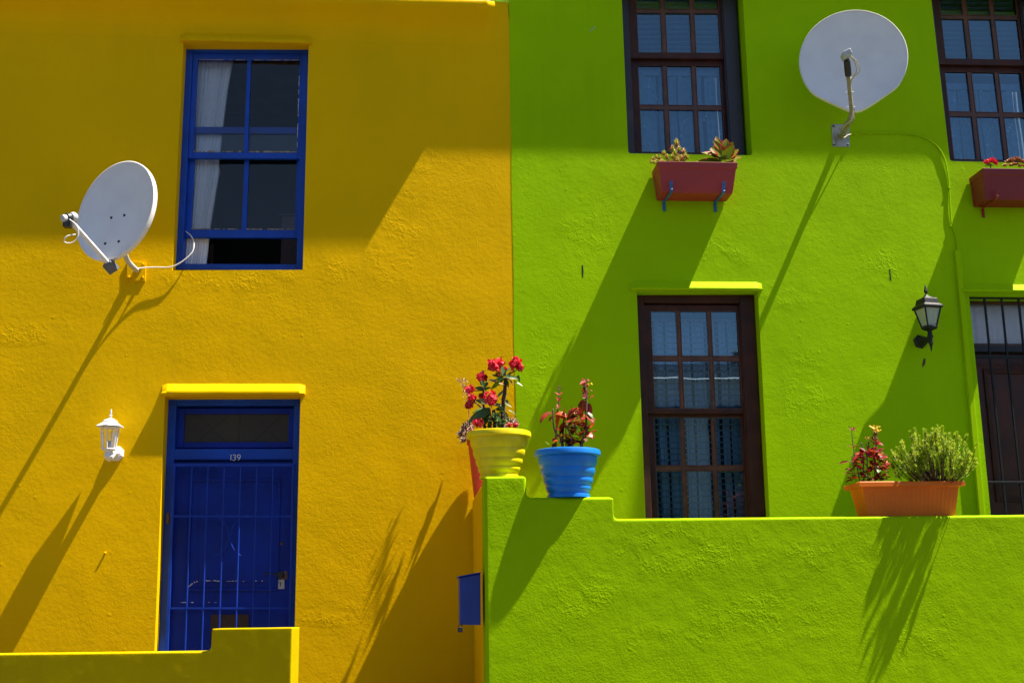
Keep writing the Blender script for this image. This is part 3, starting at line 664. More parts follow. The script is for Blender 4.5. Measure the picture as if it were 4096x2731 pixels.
# green house door, fanlight and bars
gd = Quad([(3840,1180),(4365,1186),(4560,2935),(4015,2935)], 0.14)
def dv(y): return (y-1182)/(2935-1182)
mb = MB(); gd.ring(mb, -0.03, 1.0, -0.004, 1.0, 0.06, 0.06, 0.010, 0.01, 0.14, 0.27); gd.bar(mb, 0.03, 0.94, dv(1398), dv(1424), 0.139, 0.262)
gf = mb.build('door_frame', mat('navy_black_paint', (0.010, 0.012, 0.022), 0.4, var=0.2), gh, bevel=0.003)
mb = MB(); gd.ring(mb, 0.03, 0.94, dv(1196), dv(1398), 0.02, 0.02, 0.010, 0.008, 0.18, 0.23); fl = mb.build('fanlight', M['wood_light'], gf, bevel=0.003)
mb = MB(); gd.sheet(mb, 0.045, 0.93, dv(1208), dv(1392), 0.20); mb.build('pane', M['glass'], fl)
mb = MB(); gd.bar(mb, 0.031, 0.939, dv(1425), 0.99, 0.20, 0.245); gdl = mb.build('door', M['wood_door'], gh, bevel=0.003)
mb = MB()
gd.ring(mb, 0.14, 0.50, dv(1490), dv(2040), 0.03, 0.03, 0.012, 0.012, 0.185, 0.1995); gd.ring(mb, 0.56, 0.88, dv(1490), dv(2040), 0.03, 0.03, 0.012, 0.012, 0.185, 0.1995)
mb.build('panel_moulding', M['wood'], gdl, bevel=0.003)
bq = Quad([(3868,1184),(4400,1188),(4592,2935),(4046,2935)], 0.045)
mb = MB(); bq.ring(mb, 0.0, 0.98, 0.0, 1.0, 0.012, 0.012, 0.006, 0.006, 0.045, 0.065)
bq.bar(mb, 0.012, 0.968, dv(1434), dv(1448), 0.046, 0.064); bq.bar(mb, 0.012, 0.968, dv(1957), dv(1966), 0.046, 0.064)
sg = mb.build('security_gate', M['black_iron'], gh, bevel=0.002)
for k in range(7):
    u = 0.131+k*0.128; mb = MB(); a = bq.at(u, 0.004, 0.055); b = bq.at(u, 0.995, 0.055)
    mb.obox((a+b)/2, Vector((1,0,0)), Vector((0,1,0)), (b-a).normalized(), 0.0075, 0.0075, (b-a).length/2); mb.build('bar', M['black_iron'], sg)
curtain('curtain', gd, 0.0, 0.98, 0.0, 0.98, dv(1200), dv(1402), 0.285, M['curtain'], 'pale net curtain behind the barred fanlight of the green house', folds=13, amp=0.012)
# slots and marks in the green wall
def mark(name, pts, r, m, Y=GY, depth=0.0015):
    mb = MB(); mb.prism([Vector((P(x, y, Y).x, Y-depth, P(x, y, Y).z)) for x, y in pts], (0, depth*2, 0)); return mb.build(name, m, gh)
mark('wall_slot', [(2327,1062),(2332,1060),(2334,1085),(2333,1108),(2329,1110),(2328,1085)], 0, M['hole'])
mark('wall_slot', [(3556,1078),(3560,1076),(3563,1100),(3566,1120),(3561,1121),(3559,1100)], 0, M['hole'])
mark('stain', [(3695,1432),(3703,1436),(3700,1456),(3690,1471),(3688,1455)], 0, M['rust'])
mark('paint_chip', [(2358,124),(2380,106),(2384,107),(2362,128)], 0, mat('pale_green_chip', (0.40, 0.52, 0.22), 0.8, var=0.2))
mb = MB()
for (x, y) in ((2264,758),(2427,915),(3330,960)):
    a = P(x, y, GY); mb.lathe((a.x, GY+0.003, a.z), [(0.008, 0), (0.006, 0.003), (0.003, 0.005)], 8, axis=(0, -1, 0)); mb.build('plaster_lump', M['green'], gh, smooth=True); mb = MB()

# ---- cable trunking and cable on the green wall
def wallpts(pts, Y): return [P(x, y, Y) for x, y in pts]
mb = MB(); a = wallpts([(3822,1000),(3843,1000),(3948,2130),(3925,2130)], GY-0.03)
mb.hexa([a[3], a[2], a[1], a[0]], [Vector((p.x, GY+0.001, p.z)) for p in (a[3], a[2], a[1], a[0])])
tag(mb.build('cable_trunking', M['green_trim'], bevel=0.004), 'long green painted trunking strip beside the barred door of the green house', 'trunking')
def smooth_path(pts, n=6):
    out = []
    for i in range(len(pts)-1):
        p0 = pts[max(i-1, 0)]; p1 = pts[i]; p2 = pts[i+1]; p3 = pts[min(i+2, len(pts)-1)]
        for k in range(n):
            t = k/n; out.append(0.5*((2*p1)+(p2-p0)*t+(2*p0-5*p1+4*p2-p3)*t*t+(3*p1-p0-3*p2+p3)*t**3))
    out.append(pts[-1]); return out
cp = [(3400,539),(3440,534),(3500,533),(3570,533),(3640,537),(3700,552),(3748,585),(3776,630),(3790,690),(3797,760),(3801,830),(3806,890),(3822,945),(3832,1004)]
mb = MB(); pts = [P(x, y, GY-0.007-0.003*math.sin(i*1.1)**2) for i, (x, y) in enumerate(cp)]; mb.tube(smooth_path(pts), 0.0058, 8)
cab = mb.build('dish_cable', M['green_trim'], smooth=True); tag(cab, 'green painted cable running from the round dish along the wall to the trunking', 'cable')
mb = MB()
for (x, y) in ((3420,536),(3560,533),(3795,752),(3803,905),(3662,540)):
    p = P(x, y, GY-0.006); mb = MB(); mb.obox(p, (1,0,0), (0,1,0), (0,0,1), 0.009, 0.010, 0.008); mb.build('clip', M['green_trim'], cab, bevel=0.002)

# ---- satellite dishes
def dish_shape(C_, n, upv, rx, ry, depth, m_face, m_rim, parent, pointed=0.0, nr=10, na=72, lip=0.012, lipd=0.03):
    n = n.normalized(); up = (upv-n*upv.dot(n)).normalized(); rt = n.cross(up)*-1
    rt = up.cross(n)*-1 if False else n.cross(up)
    def outline(a):
        c, s_ = math.cos(a), math.sin(a)
        x, z = rx*c, ry*s_
        if pointed and s_ < 0:
            k = (-s_)**4; z = z*(1+pointed*k); x = x*(1-0.42*max(0.0, (-s_-0.62)/0.38)**1.3)
        return x, z
    def surf(t, a, dz=0.0, grow=0.0):
        x, z = outline(a); x *= (t+grow); z *= (t+grow)
        return C_+rt*x+up*z+n*(depth*(t*t)-depth+dz)
    mb = MB(); rings = [[surf(max(t, 0.001), 2*math.pi*k/na) for k in range(na)] for t in [i/nr for i in range(nr+1)]]
    mb.loft(rings, False); 
    back = [[surf(max(t, 0.001), 2*math.pi*k/na, -0.004) for k in range(na)] for t in [i/nr for i in range(nr+1)]]
    mb.loft(back, False)
    face = mb.build('reflector', m_face, parent, smooth=True, auto=60)
    mb = MB(); g_ = lip/rx
    prf = [(1.0, 0.0), (1.0, 0.004), (1.0+g_*0.5, 0.008), (1.0+g_, 0.003), (1.0+g_*1.05, -lipd*0.5), (1.0+g_*0.9, -lipd), (1.0+g_*0.2, -lipd), (0.995, -0.006)]
    rings = []
    for t, dz in prf:
        rings.append([C_+rt*(outline(2*math.pi*k/na)[0]*t)+up*(outline(2*math.pi*k/na)[1]*t)+n*dz for k in range(na)])
    rings.append(rings[0]); mb.loft(rings, False)
    mb.build('rim', m_rim, face, smooth=True, auto=60)
    return rt, up, n, face
# left dish
D1Y = -0.44
C1 = P(462, 842, D1Y); n1 = Vector((-0.42, -0.89, 0.10)).normalized()
d1 = thing('satellite_dish', P(545, 1085, 0.0), 'pale grey satellite dish turned left on the yellow wall beside the blue window', 'satellite dish')
rt1, up1, n1, f1 = dish_shape(C1, n1, Vector((0.20, 0.0, 1)), 0.345, 0.405, 0.055, M['dish'], M['dish_rim'], d1, lip=0.014, lipd=0.035)
mb = MB()
for (x, y) in ((438,867),(490,857),(421,975),(475,966)):
    d = ray(x, y); t = (C1-n1*0.03-CAM).dot(n1)/d.dot(n1); p = CAM+d*t; rr_ = p-C1; rad = math.sqrt((rr_.dot(rt1)/0.345)**2+(rr_.dot(up1)/0.405)**2)
    p = p-n1*((p-C1).dot(n1))+n1*(0.055*rad*rad-0.055+0.001); mb = MB(); mb.lathe(p, [(0.011, 0), (0.010, 0.004), (0.005, 0.006)], 12, axis=n1); mb.build('bolt', M['black_plastic'], f1, smooth=True, auto=40)
LNB1 = P(272, 872, D1Y-0.30); foot1 = P(432, 1052, D1Y-0.05)
mb = MB(); ad = (LNB1-foot1).normalized(); side = ad.cross(n1).normalized(); mb.obox((foot1+lerp(foot1, LNB1, 0.93))/2, ad, side, ad.cross(side), (LNB1-foot1).length*0.465, 0.016, 0.012)
mb.build('feed_arm', M['dish_rim'], d1, bevel=0.003)
mb = MB(); mb.obox(foot1+Vector((0.015,0.03,-0.02)), ad, side, ad.cross(side), 0.045, 0.04, 0.032); mb.build('arm_bracket', M['dark_plastic'], d1, bevel=0.006)
mb = MB(); fd = (C1-LNB1).normalized(); l0 = LNB1
mb.lathe(l0-fd*0.055, [(0.016, 0), (0.028, 0.008), (0.030, 0.03), (0.024, 0.05), (0.024, 0.075), (0.036, 0.085), (0.039, 0.11), (0.030, 0.125)], 20, axis=fd)
ln = mb.build('feed_horn', M['grey_plastic'], d1, smooth=True, auto=40)
mb = MB(); mb.lathe(l0-fd*0.018, [(0.027, 0), (0.0365, 0.004), (0.0365, 0.036), (0.027, 0.040)], 20, axis=fd); mb.obox(l0+Vector((0.0,0,-0.045)), (1,0,0), (0,1,0), (0,0,1), 0.028, 0.03, 0.03)
mb.build('feed_clamp', M['black_plastic'], ln, smooth=True, auto=40, bevel=0.004)
mb = MB(); mpts = [P(548,1082,-0.005), P(535,1070,-0.12), P(512,1045,-0.24), P(500,1015,-0.32), P(492,985,-0.37)]
mb.tube(smooth_path(mpts), 0.0205, 16); mb.build('mast', M['grey_plastic'], d1, smooth=True, auto=60)
mb = MB(); pb = C1-n1*0.135; mb.obox(pb-up1*0.16, rt1, n1, up1, 0.05, 0.045, 0.09); mb.build('back_bracket', M['galv'], d1, bevel=0.004)
mb = MB(); a = wallpts([(508,1046),(584,1048),(581,1124),(506,1122)], -0.012); mb.hexa([a[3],a[2],a[1],a[0]], [Vector((p.x, 0.001, p.z)) for p in (a[3],a[2],a[1],a[0])])
wp = mb.build('wall_plate', M['yellow_trim'], d1, bevel=0.002)
for (x, y) in ((572,1058),(516,1110),(570,1111)):
    mb = MB(); p = P(x, y, -0.012); mb.lathe((p.x, -0.012, p.z), [(0.013, 0), (0.013, 0.010), (0.007, 0.012), (0.007, 0.026), (0.003, 0.027)], 6, axis=(0,-1,0)); mb.build('bolt', M['yellow_trim'], wp)
# white cables of the left dish
mb = MB()
a_ = LNB1+Vector((0.0,-0.01,-0.03))
loop = [P(278,878,D1Y-0.33), P(298,893,D1Y-0.33), P(312,915,D1Y-0.32), P(312,945,D1Y-0.31), P(293,968,D1Y-0.31), P(268,972,D1Y-0.32), P(256,962,D1Y-0.33), P(270,944,D1Y-0.33), P(302,938,D1Y-0.30)]
mb.tube(smooth_path(loop), 0.0042, 8)
mb.build('feed_cable', M['cable_white'], d1, smooth=True)
mb = MB(); cpts = [P(535,1082,-0.10), P(565,1072,-0.06), P(620,1069,-0.035), P(682,1068,-0.03), P(730,1045,-0.03), P(768,1010,-0.02), P(776,975,0.0), P(765,945,0.06), P(746,928,0.12), P(742,925,0.21)]
mb.tube(smooth_path(cpts), 0.0048, 8); tag(mb.build('window_cable', M['cable_white'], smooth=True), 'loose white cable looping from the left dish into the blue sash window', 'cable')
# right dish
D2Y = -0.42
C2 = P(3412, 236, D2Y); n2 = Vector((-0.30, -0.95, 0.02)).normalized()
d2 = thing('satellite_dish', P(3362, 542, GY), 'round pale dish with pointed bottom and central feed arm on the green wall', 'satellite dish')
rt2, up2, n2, f2 = dish_shape(C2, n2, Vector((0.02, 0, 1)), 0.440, 0.448, 0.05, M['dish'], M['dish_rim'], d2, pointed=0.07, lip=0.008, lipd=0.03)
base2 = P(3410, 478, D2Y-0.04); L2 = P(3386, 226, D2Y-0.42)
mb = MB(); e2 = lerp(base2, L2, 0.93); mb.tube([base2, e2], 0.021, 4); mb.build('feed_arm', M['arm'], d2, bevel=0.003)
mb = MB(); mb.tube([lerp(base2, L2, 0.70), lerp(base2, L2, 0.80), lerp(base2, L2, 0.94)], [0.026, 0.028, 0.026], 12)
ln2 = mb.build('feed_clamp', M['black_plastic'], d2, smooth=True, auto=40)
fd = (L2-base2).normalized(); mb = MB(); mb.obox(L2+fd*0.012, Vector((0.75,-0.2,0.35)).normalized(), Vector((0.1,0.95,0)).normalized(), Vector((-0.35,0,0.9)).normalized(), 0.034, 0.05, 0.026)
mb.build('feed_horn', M['grey_plastic'], ln2, bevel=0.008)
mb = MB(); m2 = [P(3362,545,GY), P(3372,535,-0.12), P(3385,505,-0.26), P(3405,475,-0.38), P(3412,440,-0.40)]
mb.tube(m2, 0.026, 12); mb.build('mast', M['arm'], d2, smooth=True, auto=50)
mb = MB(); mb.obox(C2-n2*0.11-up2*0.18, rt2, n2, up2, 0.05, 0.05, 0.10); mb.build('back_bracket', M['galv'], d2, bevel=0.004)
mb = MB(); a = wallpts([(3326,497),(3397,498),(3399,588),(3332,586)], GY-0.008); mb.hexa([a[3],a[2],a[1],a[0]], [Vector((p.x, GY+0.002, p.z)) for p in (a[3],a[2],a[1],a[0])])
wp = mb.build('wall_plate', M['galv'], d2, bevel=0.002)
for (x, y) in ((3333,505),(3336,579),(3391,580)):
    mb = MB(); p = P(x, y, GY-0.008); mb.lathe((p.x, GY-0.008, p.z), [(0.009, 0), (0.009, 0.006), (0.004, 0.008)], 6, axis=(0,-1,0)); mb.build('bolt', M['black_plastic'], wp)
mb = MB()
for dx, ln_ in ((0, 0), (10, 1)):
    c = [lerp(base2, L2, 1.0)+Vector((0.03,-0.01,0)), P(3420+dx,252,D2Y-0.40), P(3426+dx*1.3,285,D2Y-0.36), P(3412+dx*0.3,308,D2Y-0.31), P(3402+dx*0.3,330,D2Y-0.27), P(3398-dx*0.4,375,D2Y-0.20), P(3412-dx*0.3,430,D2Y-0.12), P(3408-dx*0.3,480,D2Y-0.07), P(3382-dx*0.3,500,-0.32), P(3368,530,-0.15), P(3374,551,-0.08), P(3392,541,-0.05), P(3405,538,GY-0.015)]
    mb.tube(smooth_path(c, 5), 0.0045, 7)
mb.build('feed_cable', mat('cream_cable', (0.52, 0.48, 0.30), 0.6, var=0.2, vscale=20), d2, smooth=True)
mb = MB()
for t in (0.66, 0.44, 0.2):
    p = lerp(base2, L2, t); mb = MB(); mb.tube([p+rt2*0.032, p-rt2*0.032], 0.004, 6); mb.build('cable_tie', M['white_lamp'], d2)

# ---- lanterns
def lantern_white():
    Y = -0.155; top = P(446, 1636, Y); bot = P(445, 1795, Y); X = P(440, 1715, Y).x
    t = thing('wall_lantern', P(455, 1815, 0), 'white six-sided wall lantern with clear glass on the yellow wall left of the door', 'wall lamp')
    zf = lambda py: P(445, py, Y).z
    mb = MB(); mb.lathe((X, Y, 0), [(0.003, zf(1636)), (0.0075, zf(1648)), (0.007, zf(1655)), (0.004, zf(1657)), (0.013, zf(1661)), (0.010, zf(1665)), (0.006, zf(1668)), (0.009, zf(1673)), (0.02, zf(1677))], 16)
    fin = mb.build('finial', M['white_lamp'], t, smooth=True, auto=50)
    mb = MB(); mb.lathe((X, Y, 0), [(0.012, zf(1672)), (0.030, zf(1676)), (0.054, zf(1682)), (0.060, zf(1690)), (0.092, zf(1700)), (0.106, zf(1704)), (0.108, zf(1708)), (0.096, zf(1707)), (0.03, zf(1700))], sides=6, rot=0.5)
    mb.build('roof', M['white_lamp'], t, bevel=0.003)
    r1, r2, z1, z2 = 0.070, 0.052, zf(1708), zf(1794)
    mb = MB()
    for k in range(6):
        a = 2*math.pi*(k+0.5)/6; d = Vector((math.cos(a), math.sin(a), 0))
        mb.tube([Vector((X, Y, z1))+d*r1, Vector((X, Y, z2))+d*r2], 0.0042, 6)
    mb.lathe((X, Y, z1), [(r1-0.006, -0.006), (r1+0.004, -0.006), (r1+0.004, 0.0), (r1-0.006, 0.0)], sides=6, rot=0.5)
    mb.build('cage', M['white_lamp'], t)
    mb = MB(); mb.lathe((X, Y, 0), [(r2-0.002, z2), (r1-0.002, z1)], sides=6, rot=0.5, cap=False); mb.build('glass', M['lamp_glass'], t)
    mb = MB(); mb.lathe((X, Y, 0), [(0.014, z2), (0.015, z2+0.055), (0.013, z2+0.06)], 14); mb.build('bulb_holder', M['grey_plastic'], t, smooth=True, auto=50)
    mb = MB(); mb.lathe((X, Y, 0), [(0.058, z2), (0.058, z2-0.008), (0.044, z2-0.016), (0.030, z2-0.020), (0.026, z2-0.036)], sides=6, rot=0.5); mb.build('base', M['white_lamp'], t, bevel=0.003)
    zc = P(462, 1814, 0).z; xc = P(466, 1814, 0).x
    mb = MB(); mb.lathe((xc, 0.004, zc), [(0.060, 0), (0.062, 0.008), (0.052, 0.022), (0.040, 0.030)], sides=8, rot=0.5, axis=(0, -1, 0)); mb.build('back_plate', M['white_lamp'], t, bevel=0.003)
    mb = MB(); zz = z2-0.055
    mb.tube([(xc, -0.02, zc), (lerp(xc, X, 0.5), -0.08, zc-0.006), (X, Y+0.02, zz-0.012), (X, Y, zz), (X, Y, z2-0.02)], [0.034, 0.033, 0.032, 0.036, 0.026], 8); mb.build('arm', M['white_lamp'], t, bevel=0.002)
lantern_white()
def lantern_black():
    Y = -0.17; t = thing('wall_lantern', P(3680, 1368, GY), 'black four-sided carriage lantern with frosted glass on the green wall', 'wall lamp')
    X0 = P(3722, 1360, Y).x; zf = lambda py: P(3715, py, Y).z
    X = X0
    mb = MB(); mb.lathe((X, Y, 0), [(0.002, zf(1138)), (0.008, zf(1146)), (0.018, zf(1166)), (0.017, zf(1169)), (0.008, zf(1172)), (0.007, zf(1178)), (0.02, zf(1188)), (0.03, zf(1192))], sides=6); mb.build('finial', M['black_lamp'], t)
    rot = 0.5+0.12
    mb = MB(); k = 1.414
    mb.lathe((X, Y, 0), [(0.010*k, zf(1178)), (0.016*k, zf(1184)), (0.034*k, zf(1192)), (0.060*k, zf(1196)), (0.064*k, zf(1202)), (0.070*k, zf(1218)), (0.090*k, zf(1226)), (0.092*k, zf(1234)), (0.082*k, zf(1238)), (0.05*k, zf(1236))], sides=4, rot=rot); mb.build('roof', M['black_lamp'], t, bevel=0.005, seg=3)
    r1, r2, z1, z2 = 0.074*k, 0.040*k, zf(1236), zf(1312)
    mb = MB(); mb.lathe((X, Y, 0), [(r2-0.004, z2), (r1-0.004, z1)], sides=4, rot=rot, cap=True); mb.build('glass', M['frosted'], t)
    mb = MB()
    for j in range(4):
        a = 2*math.pi*(j+rot)/4; d = Vector((math.cos(a), math.sin(a), 0)); mb.tube([Vector((X, Y, z1))+d*r1, Vector((X, Y, z2))+d*r2], 0.007, 6)
    mb.build('cage', M['black_lamp'], t)
    mb = MB(); mb.lathe((X, Y, 0), [(r2+0.008, z2+0.012), (r2+0.010, z2), (r2+0.004, z2-0.008), (0.028, z2-0.020), (0.018, z2-0.028), (0.020, z2-0.05), (0.024, z2-0.065), (0.024, z2-0.08), (0.016, z2-0.09), (0.020, zf(1372)), (0.015, zf(1376)), (0.003, zf(1404))], sides=8, rot=0.5); mb.build('stem', M['black_lamp'], t, bevel=0.002)
    pc = P(3680, 1367, GY)
    mb = MB(); mb.lathe((pc.x, GY+0.002, pc.z), [(0.062, 0), (0.062, 0.010), (0.045, 0.030), (0.03, 0.036)], sides=6, rot=0.5+0.5, axis=(0,-1,0)); mb.build('back_plate', M['black_lamp'], t, bevel=0.003)
    mb = MB(); za = zf(1360); mb.tube([(pc.x, GY-0.02, pc.z), (lerp(pc.x, X, 0.55), -0.10, pc.z-0.004), (X, Y, za-0.005)], [0.040, 0.026, 0.018], 8); mb.build('arm', M['black_lamp'], t, bevel=0.002)
lantern_black()

# ================================================================== LOW WALLS
FY = -1.6; WT = 0.28
def low_wall(name, outline, y0, y1, m, label, rot=None, voxel=0.016, disp=0.0022, extra=None):
    mb = MB(); mb.prism([(x, y0, z) for x, z in outline], (0, y1-y0, 0))
    if extra: extra(mb)
    if rot: 
        c, ang = rot; c = Vector(c); mb.v = [v-c for v in mb.v]
    o = mb.build(name, m)
    if rot: o.location = c; o.rotation_euler.z = ang
    me = o.modifiers.new('remesh', 'REMESH'); me.mode = 'VOXEL'; me.voxel_size = voxel; me.use_smooth_shade = True
    sm = o.modifiers.new('smooth', 'SMOOTH'); sm.factor = 0.5; sm.iterations = 1
    tx = bpy.data.textures.new(name+'_clouds', 'CLOUDS'); tx.noise_scale = 0.12; tx.noise_depth = 2
    dm = o.modifiers.new('displace', 'DISPLACE'); dm.texture = tx; dm.strength = disp; dm.mid_level = 0.5; dm.texture_coords = 'LOCAL'
    return tag(o, label, 'wall')
px2 = lambda x, y, Y=FY: (P(x, y, Y).x, P(x, y, Y).z)
xl, z1 = px2(1936, 1905)[0], P(2020, 1903, FY).z
x2 = px2(2106, 1940)[0]; z2 = P(2280, 1987, FY).z
x3 = px2(2454, 2020)[0]; z3 = P(3200, 2066, FY).z
low_wall('boundary_wall', [(xl, 0.142), (8.5, 0.142), (8.5, z3), (x3, z3), (x3, z2), (x2, z2), (x2, z1), (xl, z1)], FY, FY+WT, M['green_low'], 'stepped lime green garden wall in front of the green house')
# party wall between the stoeps, yellow towards the yellow door
low_wall('boundary_wall', [(xl+0.004, 0.142), (xl+0.262, 0.142), (xl+0.262, z1-0.012), (xl+0.004, z1-0.012)], FY+WT-0.02, -0.004, M['yellow'], 'yellow dividing wall behind the yellow flower pot, running back to the house', disp=0.002)
# yellow front wall, slightly splayed
ya, yb = P(1166, 2512, FY), P(820, 2613, FY)
zst = P(1000, 2511, FY).z; zlo = P(400, 2614, FY).z; xs_ = P(822, 2560, FY).x; xe = P(1166, 2600, FY).x
low_wall('front_wall', [(-7.5, 0.142), (xe, 0.142), (xe, zst), (xs_, zst), (xs_, zlo), (-7.5, zlo)], FY, FY+0.17, M['yellow_low'], 'low stepped yellow garden wall in front of the blue door', rot=((xe, FY, 0), R(-12)))
# stoep floors
g = MB(); g.box(-7.5, xl-0.002, FY+0.3, -0.002, 0.142, FLOOR-0.05); tag(g.build('stoep_floor', M['paving'], bevel=0.01), kind='structure')
g = MB(); g.box(xl+0.30, 8.4, FY+WT+0.01, -0.02, 0.142, FLOOR-0.05); tag(g.build('stoep_floor', M['paving'], bevel=0.01), kind='structure')

# ---- blue letter box and padlock
XP = xl
mbx = thing('letter_box', (XP-0.07, FY+0.15, P(1880, 2497, FY+0.06).z), 'flat blue letter box fixed to the side of the dividing wall', 'letter box')
Yb = FY+0.05; a = [P(1841,2497,Yb), P(1923,2498,Yb), P(1922,2293,Yb), P(1839,2309,Yb)]
mb = MB(); mb.hexa(a, [Vector((p.x+ (0.0), Yb+0.26, p.z)) for p in a]); body = mb.build('body', mat('deep_blue_metal', (0.008, 0.035, 0.24), 0.45, var=0.15, vscale=8), mbx, bevel=0.003)
mb = MB(); l = P(1832,2309,Yb-0.01); r_ = P(1924,2291,Yb-0.01); up_ = Vector((0,0,0.008)); 
mb.hexa([l, r_, r_+up_, l+up_], [p+Vector((0,0.29,0)) for p in (l, r_, r_+up_, l+up_)]); mb.build('lid', M['blue_door'], mbx)
pl = thing('padlock', P(1841, 2524, Yb+0.02), 'small dark padlock hanging from the corner of the blue letter box', 'padlock')
mb = MB(); p = P(1841, 2517, Yb-0.01); mb.box(p.x-0.017, p.x+0.017, p.y-0.009, p.y+0.009, p.z-0.016, p.z+0.016); mb.build('body', M['black_plastic'], pl, bevel=0.003)
mb = MB(); mb.tube([(p.x+0.011*math.cos(a_), p.y, p.z+0.014+0.016*math.sin(a_)+0.004) for a_ in [math.pi*i/10 for i in range(11)]], 0.0032, 6); mb.build('shackle', M['black_iron'], pl, smooth=True)

# ================================================================== POTS
def pot(name, px, ptop, pbase, pw, pbw, m, label, zbase, ribs, dY=-0.028):
    Yc = FY+WT*0.5+dY
    sc = F/(Yc+DF)
    rx = pw/2/604*1.0; X = P(px, (ptop+pbase)/2, Yc).x
    zt = P(px, ptop+6, Yc-rx).z; H = zt-zbase
    t = thing(name, (X, Yc, zbase), label, 'flower pot')
    rb = pbw/2/604
    prof = [(rb*0.9, 0.0), (rb*1.02, 0.002), (rb*1.02, 0.022), (rb*0.97, 0.026), (rb*0.97, 0.036)]
    zr = 0.036; top = H-0.045; n = ribs
    hs = [1.0+0.22*i for i in range(n)]; tot = sum(hs); z = zr
    for i in range(n):
        h = (top-zr)*hs[i]/tot; 
        for k in range(1, 9):
            tt = k/8; zz = z+h*tt; base_r = lerp(rb*0.97, rx*0.90, ((zz-zr)/(top-zr))**0.85)
            prof.append((base_r+0.0085*math.sin(math.pi*tt)**0.8-0.003, zz))
        z += h
    prof += [(rx*0.91, top+0.002), (rx*0.985, H-0.040), (rx*1.0, H-0.036), (rx*1.0, H-0.012), (rx*0.985, H-0.003), (rx*0.955, H), (rx*0.93, H-0.004), (rx*0.91, H-0.03)]
    inner = [(rx*0.86, top*0.8), (rb*0.9, 0.03)]
    mb = MB(); mb.lathe((X, Yc, zbase), prof, 64, cap=True); mb.build('pot', m, t, smooth=True, auto=38)
    mb = MB(); rings = []; nn = 28
    for r_, z_ in ((rx*0.915, H-0.028), (rx*0.7, H-0.018), (rx*0.35, H-0.012), (0.01, H-0.010)):
        rings.append([Vector((X+math.cos(2*math.pi*k/nn)*r_, Yc+math.sin(2*math.pi*k/nn)*r_, zbase+z_+0.006*noise.noise(Vector((r_*20, k*0.7, 0))))) for k in range(nn)])
    mb.loft(rings, False); mb.build('soil', M['soil'], t, smooth=True)
    return Vector((X, Yc, zbase+H-0.014)), rx
YP, ypr = pot('flower_pot', 1996, 1704, 1898, 268, 160, M['pot_yellow'], 'ribbed yellow plastic flower pot on the top step of the green wall', z1, 4, 0.072)
BP, bpr = pot('flower_pot', 2271, 1779, 1986, 272, 172, M['pot_blue'], 'ribbed blue plastic flower pot on the second step of the green wall', z2, 4)

def wob(p0, p1, n=6, amp=0.01, seed=0, bend=None):
    rr = random.Random(seed); p0 = Vector(p0); p1 = Vector(p1); out = []
    for i in range(n+1):
        t = i/n; p = lerp(p0, p1, t)
        if 0 < i < n: p = p+Vector((rr.uniform(-1, 1), rr.uniform(-1, 1), 0))*amp
        if bend is not None: p = p+Vector(bend)*math.sin(math.pi*t)
        out.append(p)
    return out
def pompom(mb, c, r, n=46, seed=0, sq=0.9, petal=0.9):
    """ruffled cluster of little cupped petals"""
    rr = random.Random(seed); c = Vector(c)
    for i in range(n):
        z = 1-2*(i+0.5)/n; a = i*2.39996+rr.uniform(-.3, .3); s_ = math.sqrt(max(0, 1-z*z)); d = Vector((s_*math.cos(a), s_*math.sin(a), z*sq))
        d.normalize(); p = c+d*r*rr.uniform(0.55, 0.95)
        tan = d.cross(Vector((rr.uniform(-1,1), rr.uniform(-1,1), rr.uniform(-1,1)))).normalized()
        mb.cur = 0 if rr.random() < 0.62 else 1
        dd = (tan+d*rr.uniform(0.0, 0.8)).normalized()
        mb.leaf(p-dd*r*0.25, dd, d, r*rr.uniform(0.7, 1.0)*petal, r*rr.uniform(0.7, 1.05)*petal, curl=rr.uniform(-1.1, 0.7), fold=rr.uniform(-0.3, 0.5), n=3)
    mb.cur = 0
    mb.lathe(c, [(0.001, -r*0.6), (r*0.5, -r*0.35), (r*0.6, 0), (r*0.5, r*0.35), (0.001, r*0.6)], 8)

PC = FY+WT*0.5+0.072
def P2(px, py, dy=0.0): return P(px, py, PC+dy)
# crown of thorns
ct = thing('crown_of_thorns', YP, 'thorny shrub with red pompom flowers growing in the yellow pot', 'plant')
zsoil = YP.z
def soil_at(px, dy): 
    p = P2(px, 1704, dy); return Vector((p.x, p.y, zsoil-0.01))
stem = MB(); th = MB(); rnd = random.Random(11)
def thorny(pts, r0, r1, dens=150, tl=0.014):
    n = len(pts); rs = [lerp(r0, r1, i/(n-1)) for i in range(n)]; stem.tube(pts, rs, 9)
    L = sum((pts[i+1]-pts[i]).length for i in range(n-1))
    for k in range(int(dens*L)):
        t = rnd.random()*(n-1); i = min(int(t), n-2); p = lerp(pts[i], pts[i+1], t-i); ax = (pts[i+1]-pts[i]).normalized()
        d = ax.cross(Vector((rnd.uniform(-1,1), rnd.uniform(-1,1), rnd.uniform(-1,1)))).normalized(); rr_ = rs[i]
        th.tube([p+d*rr_*0.9, p+d*(rr_+tl*rnd.uniform(0.6, 1.2))+ax*0.003], [0.0022, 0.0004], 4)
thorny(wob(soil_at(2008, 0.05), P2(2022, 1512, 0.03), 8, 0.004, 1, bend=(-0.004,0,0)), 0.017, 0.012)
thorny(wob(soil_at(1962, -0.03), P2(1955, 1630, -0.03), 6, 0.004, 2), 0.017, 0.012)
thorny(wob(soil_at(1982, 0.0), P2(1975, 1640, 0.0), 6, 0.006, 3), 0.015, 0.012)
thorny(wob(soil_at(1945, 0.03), P2(1934, 1560, 0.03), 8, 0.006, 4, bend=(-0.01,0,0)), 0.011, 0.006)
thorny(wob(P2(1946, 1650, -0.02), P2(1893, 1600, -0.06), 5, 0.003, 5), 0.006, 0.004, 60)
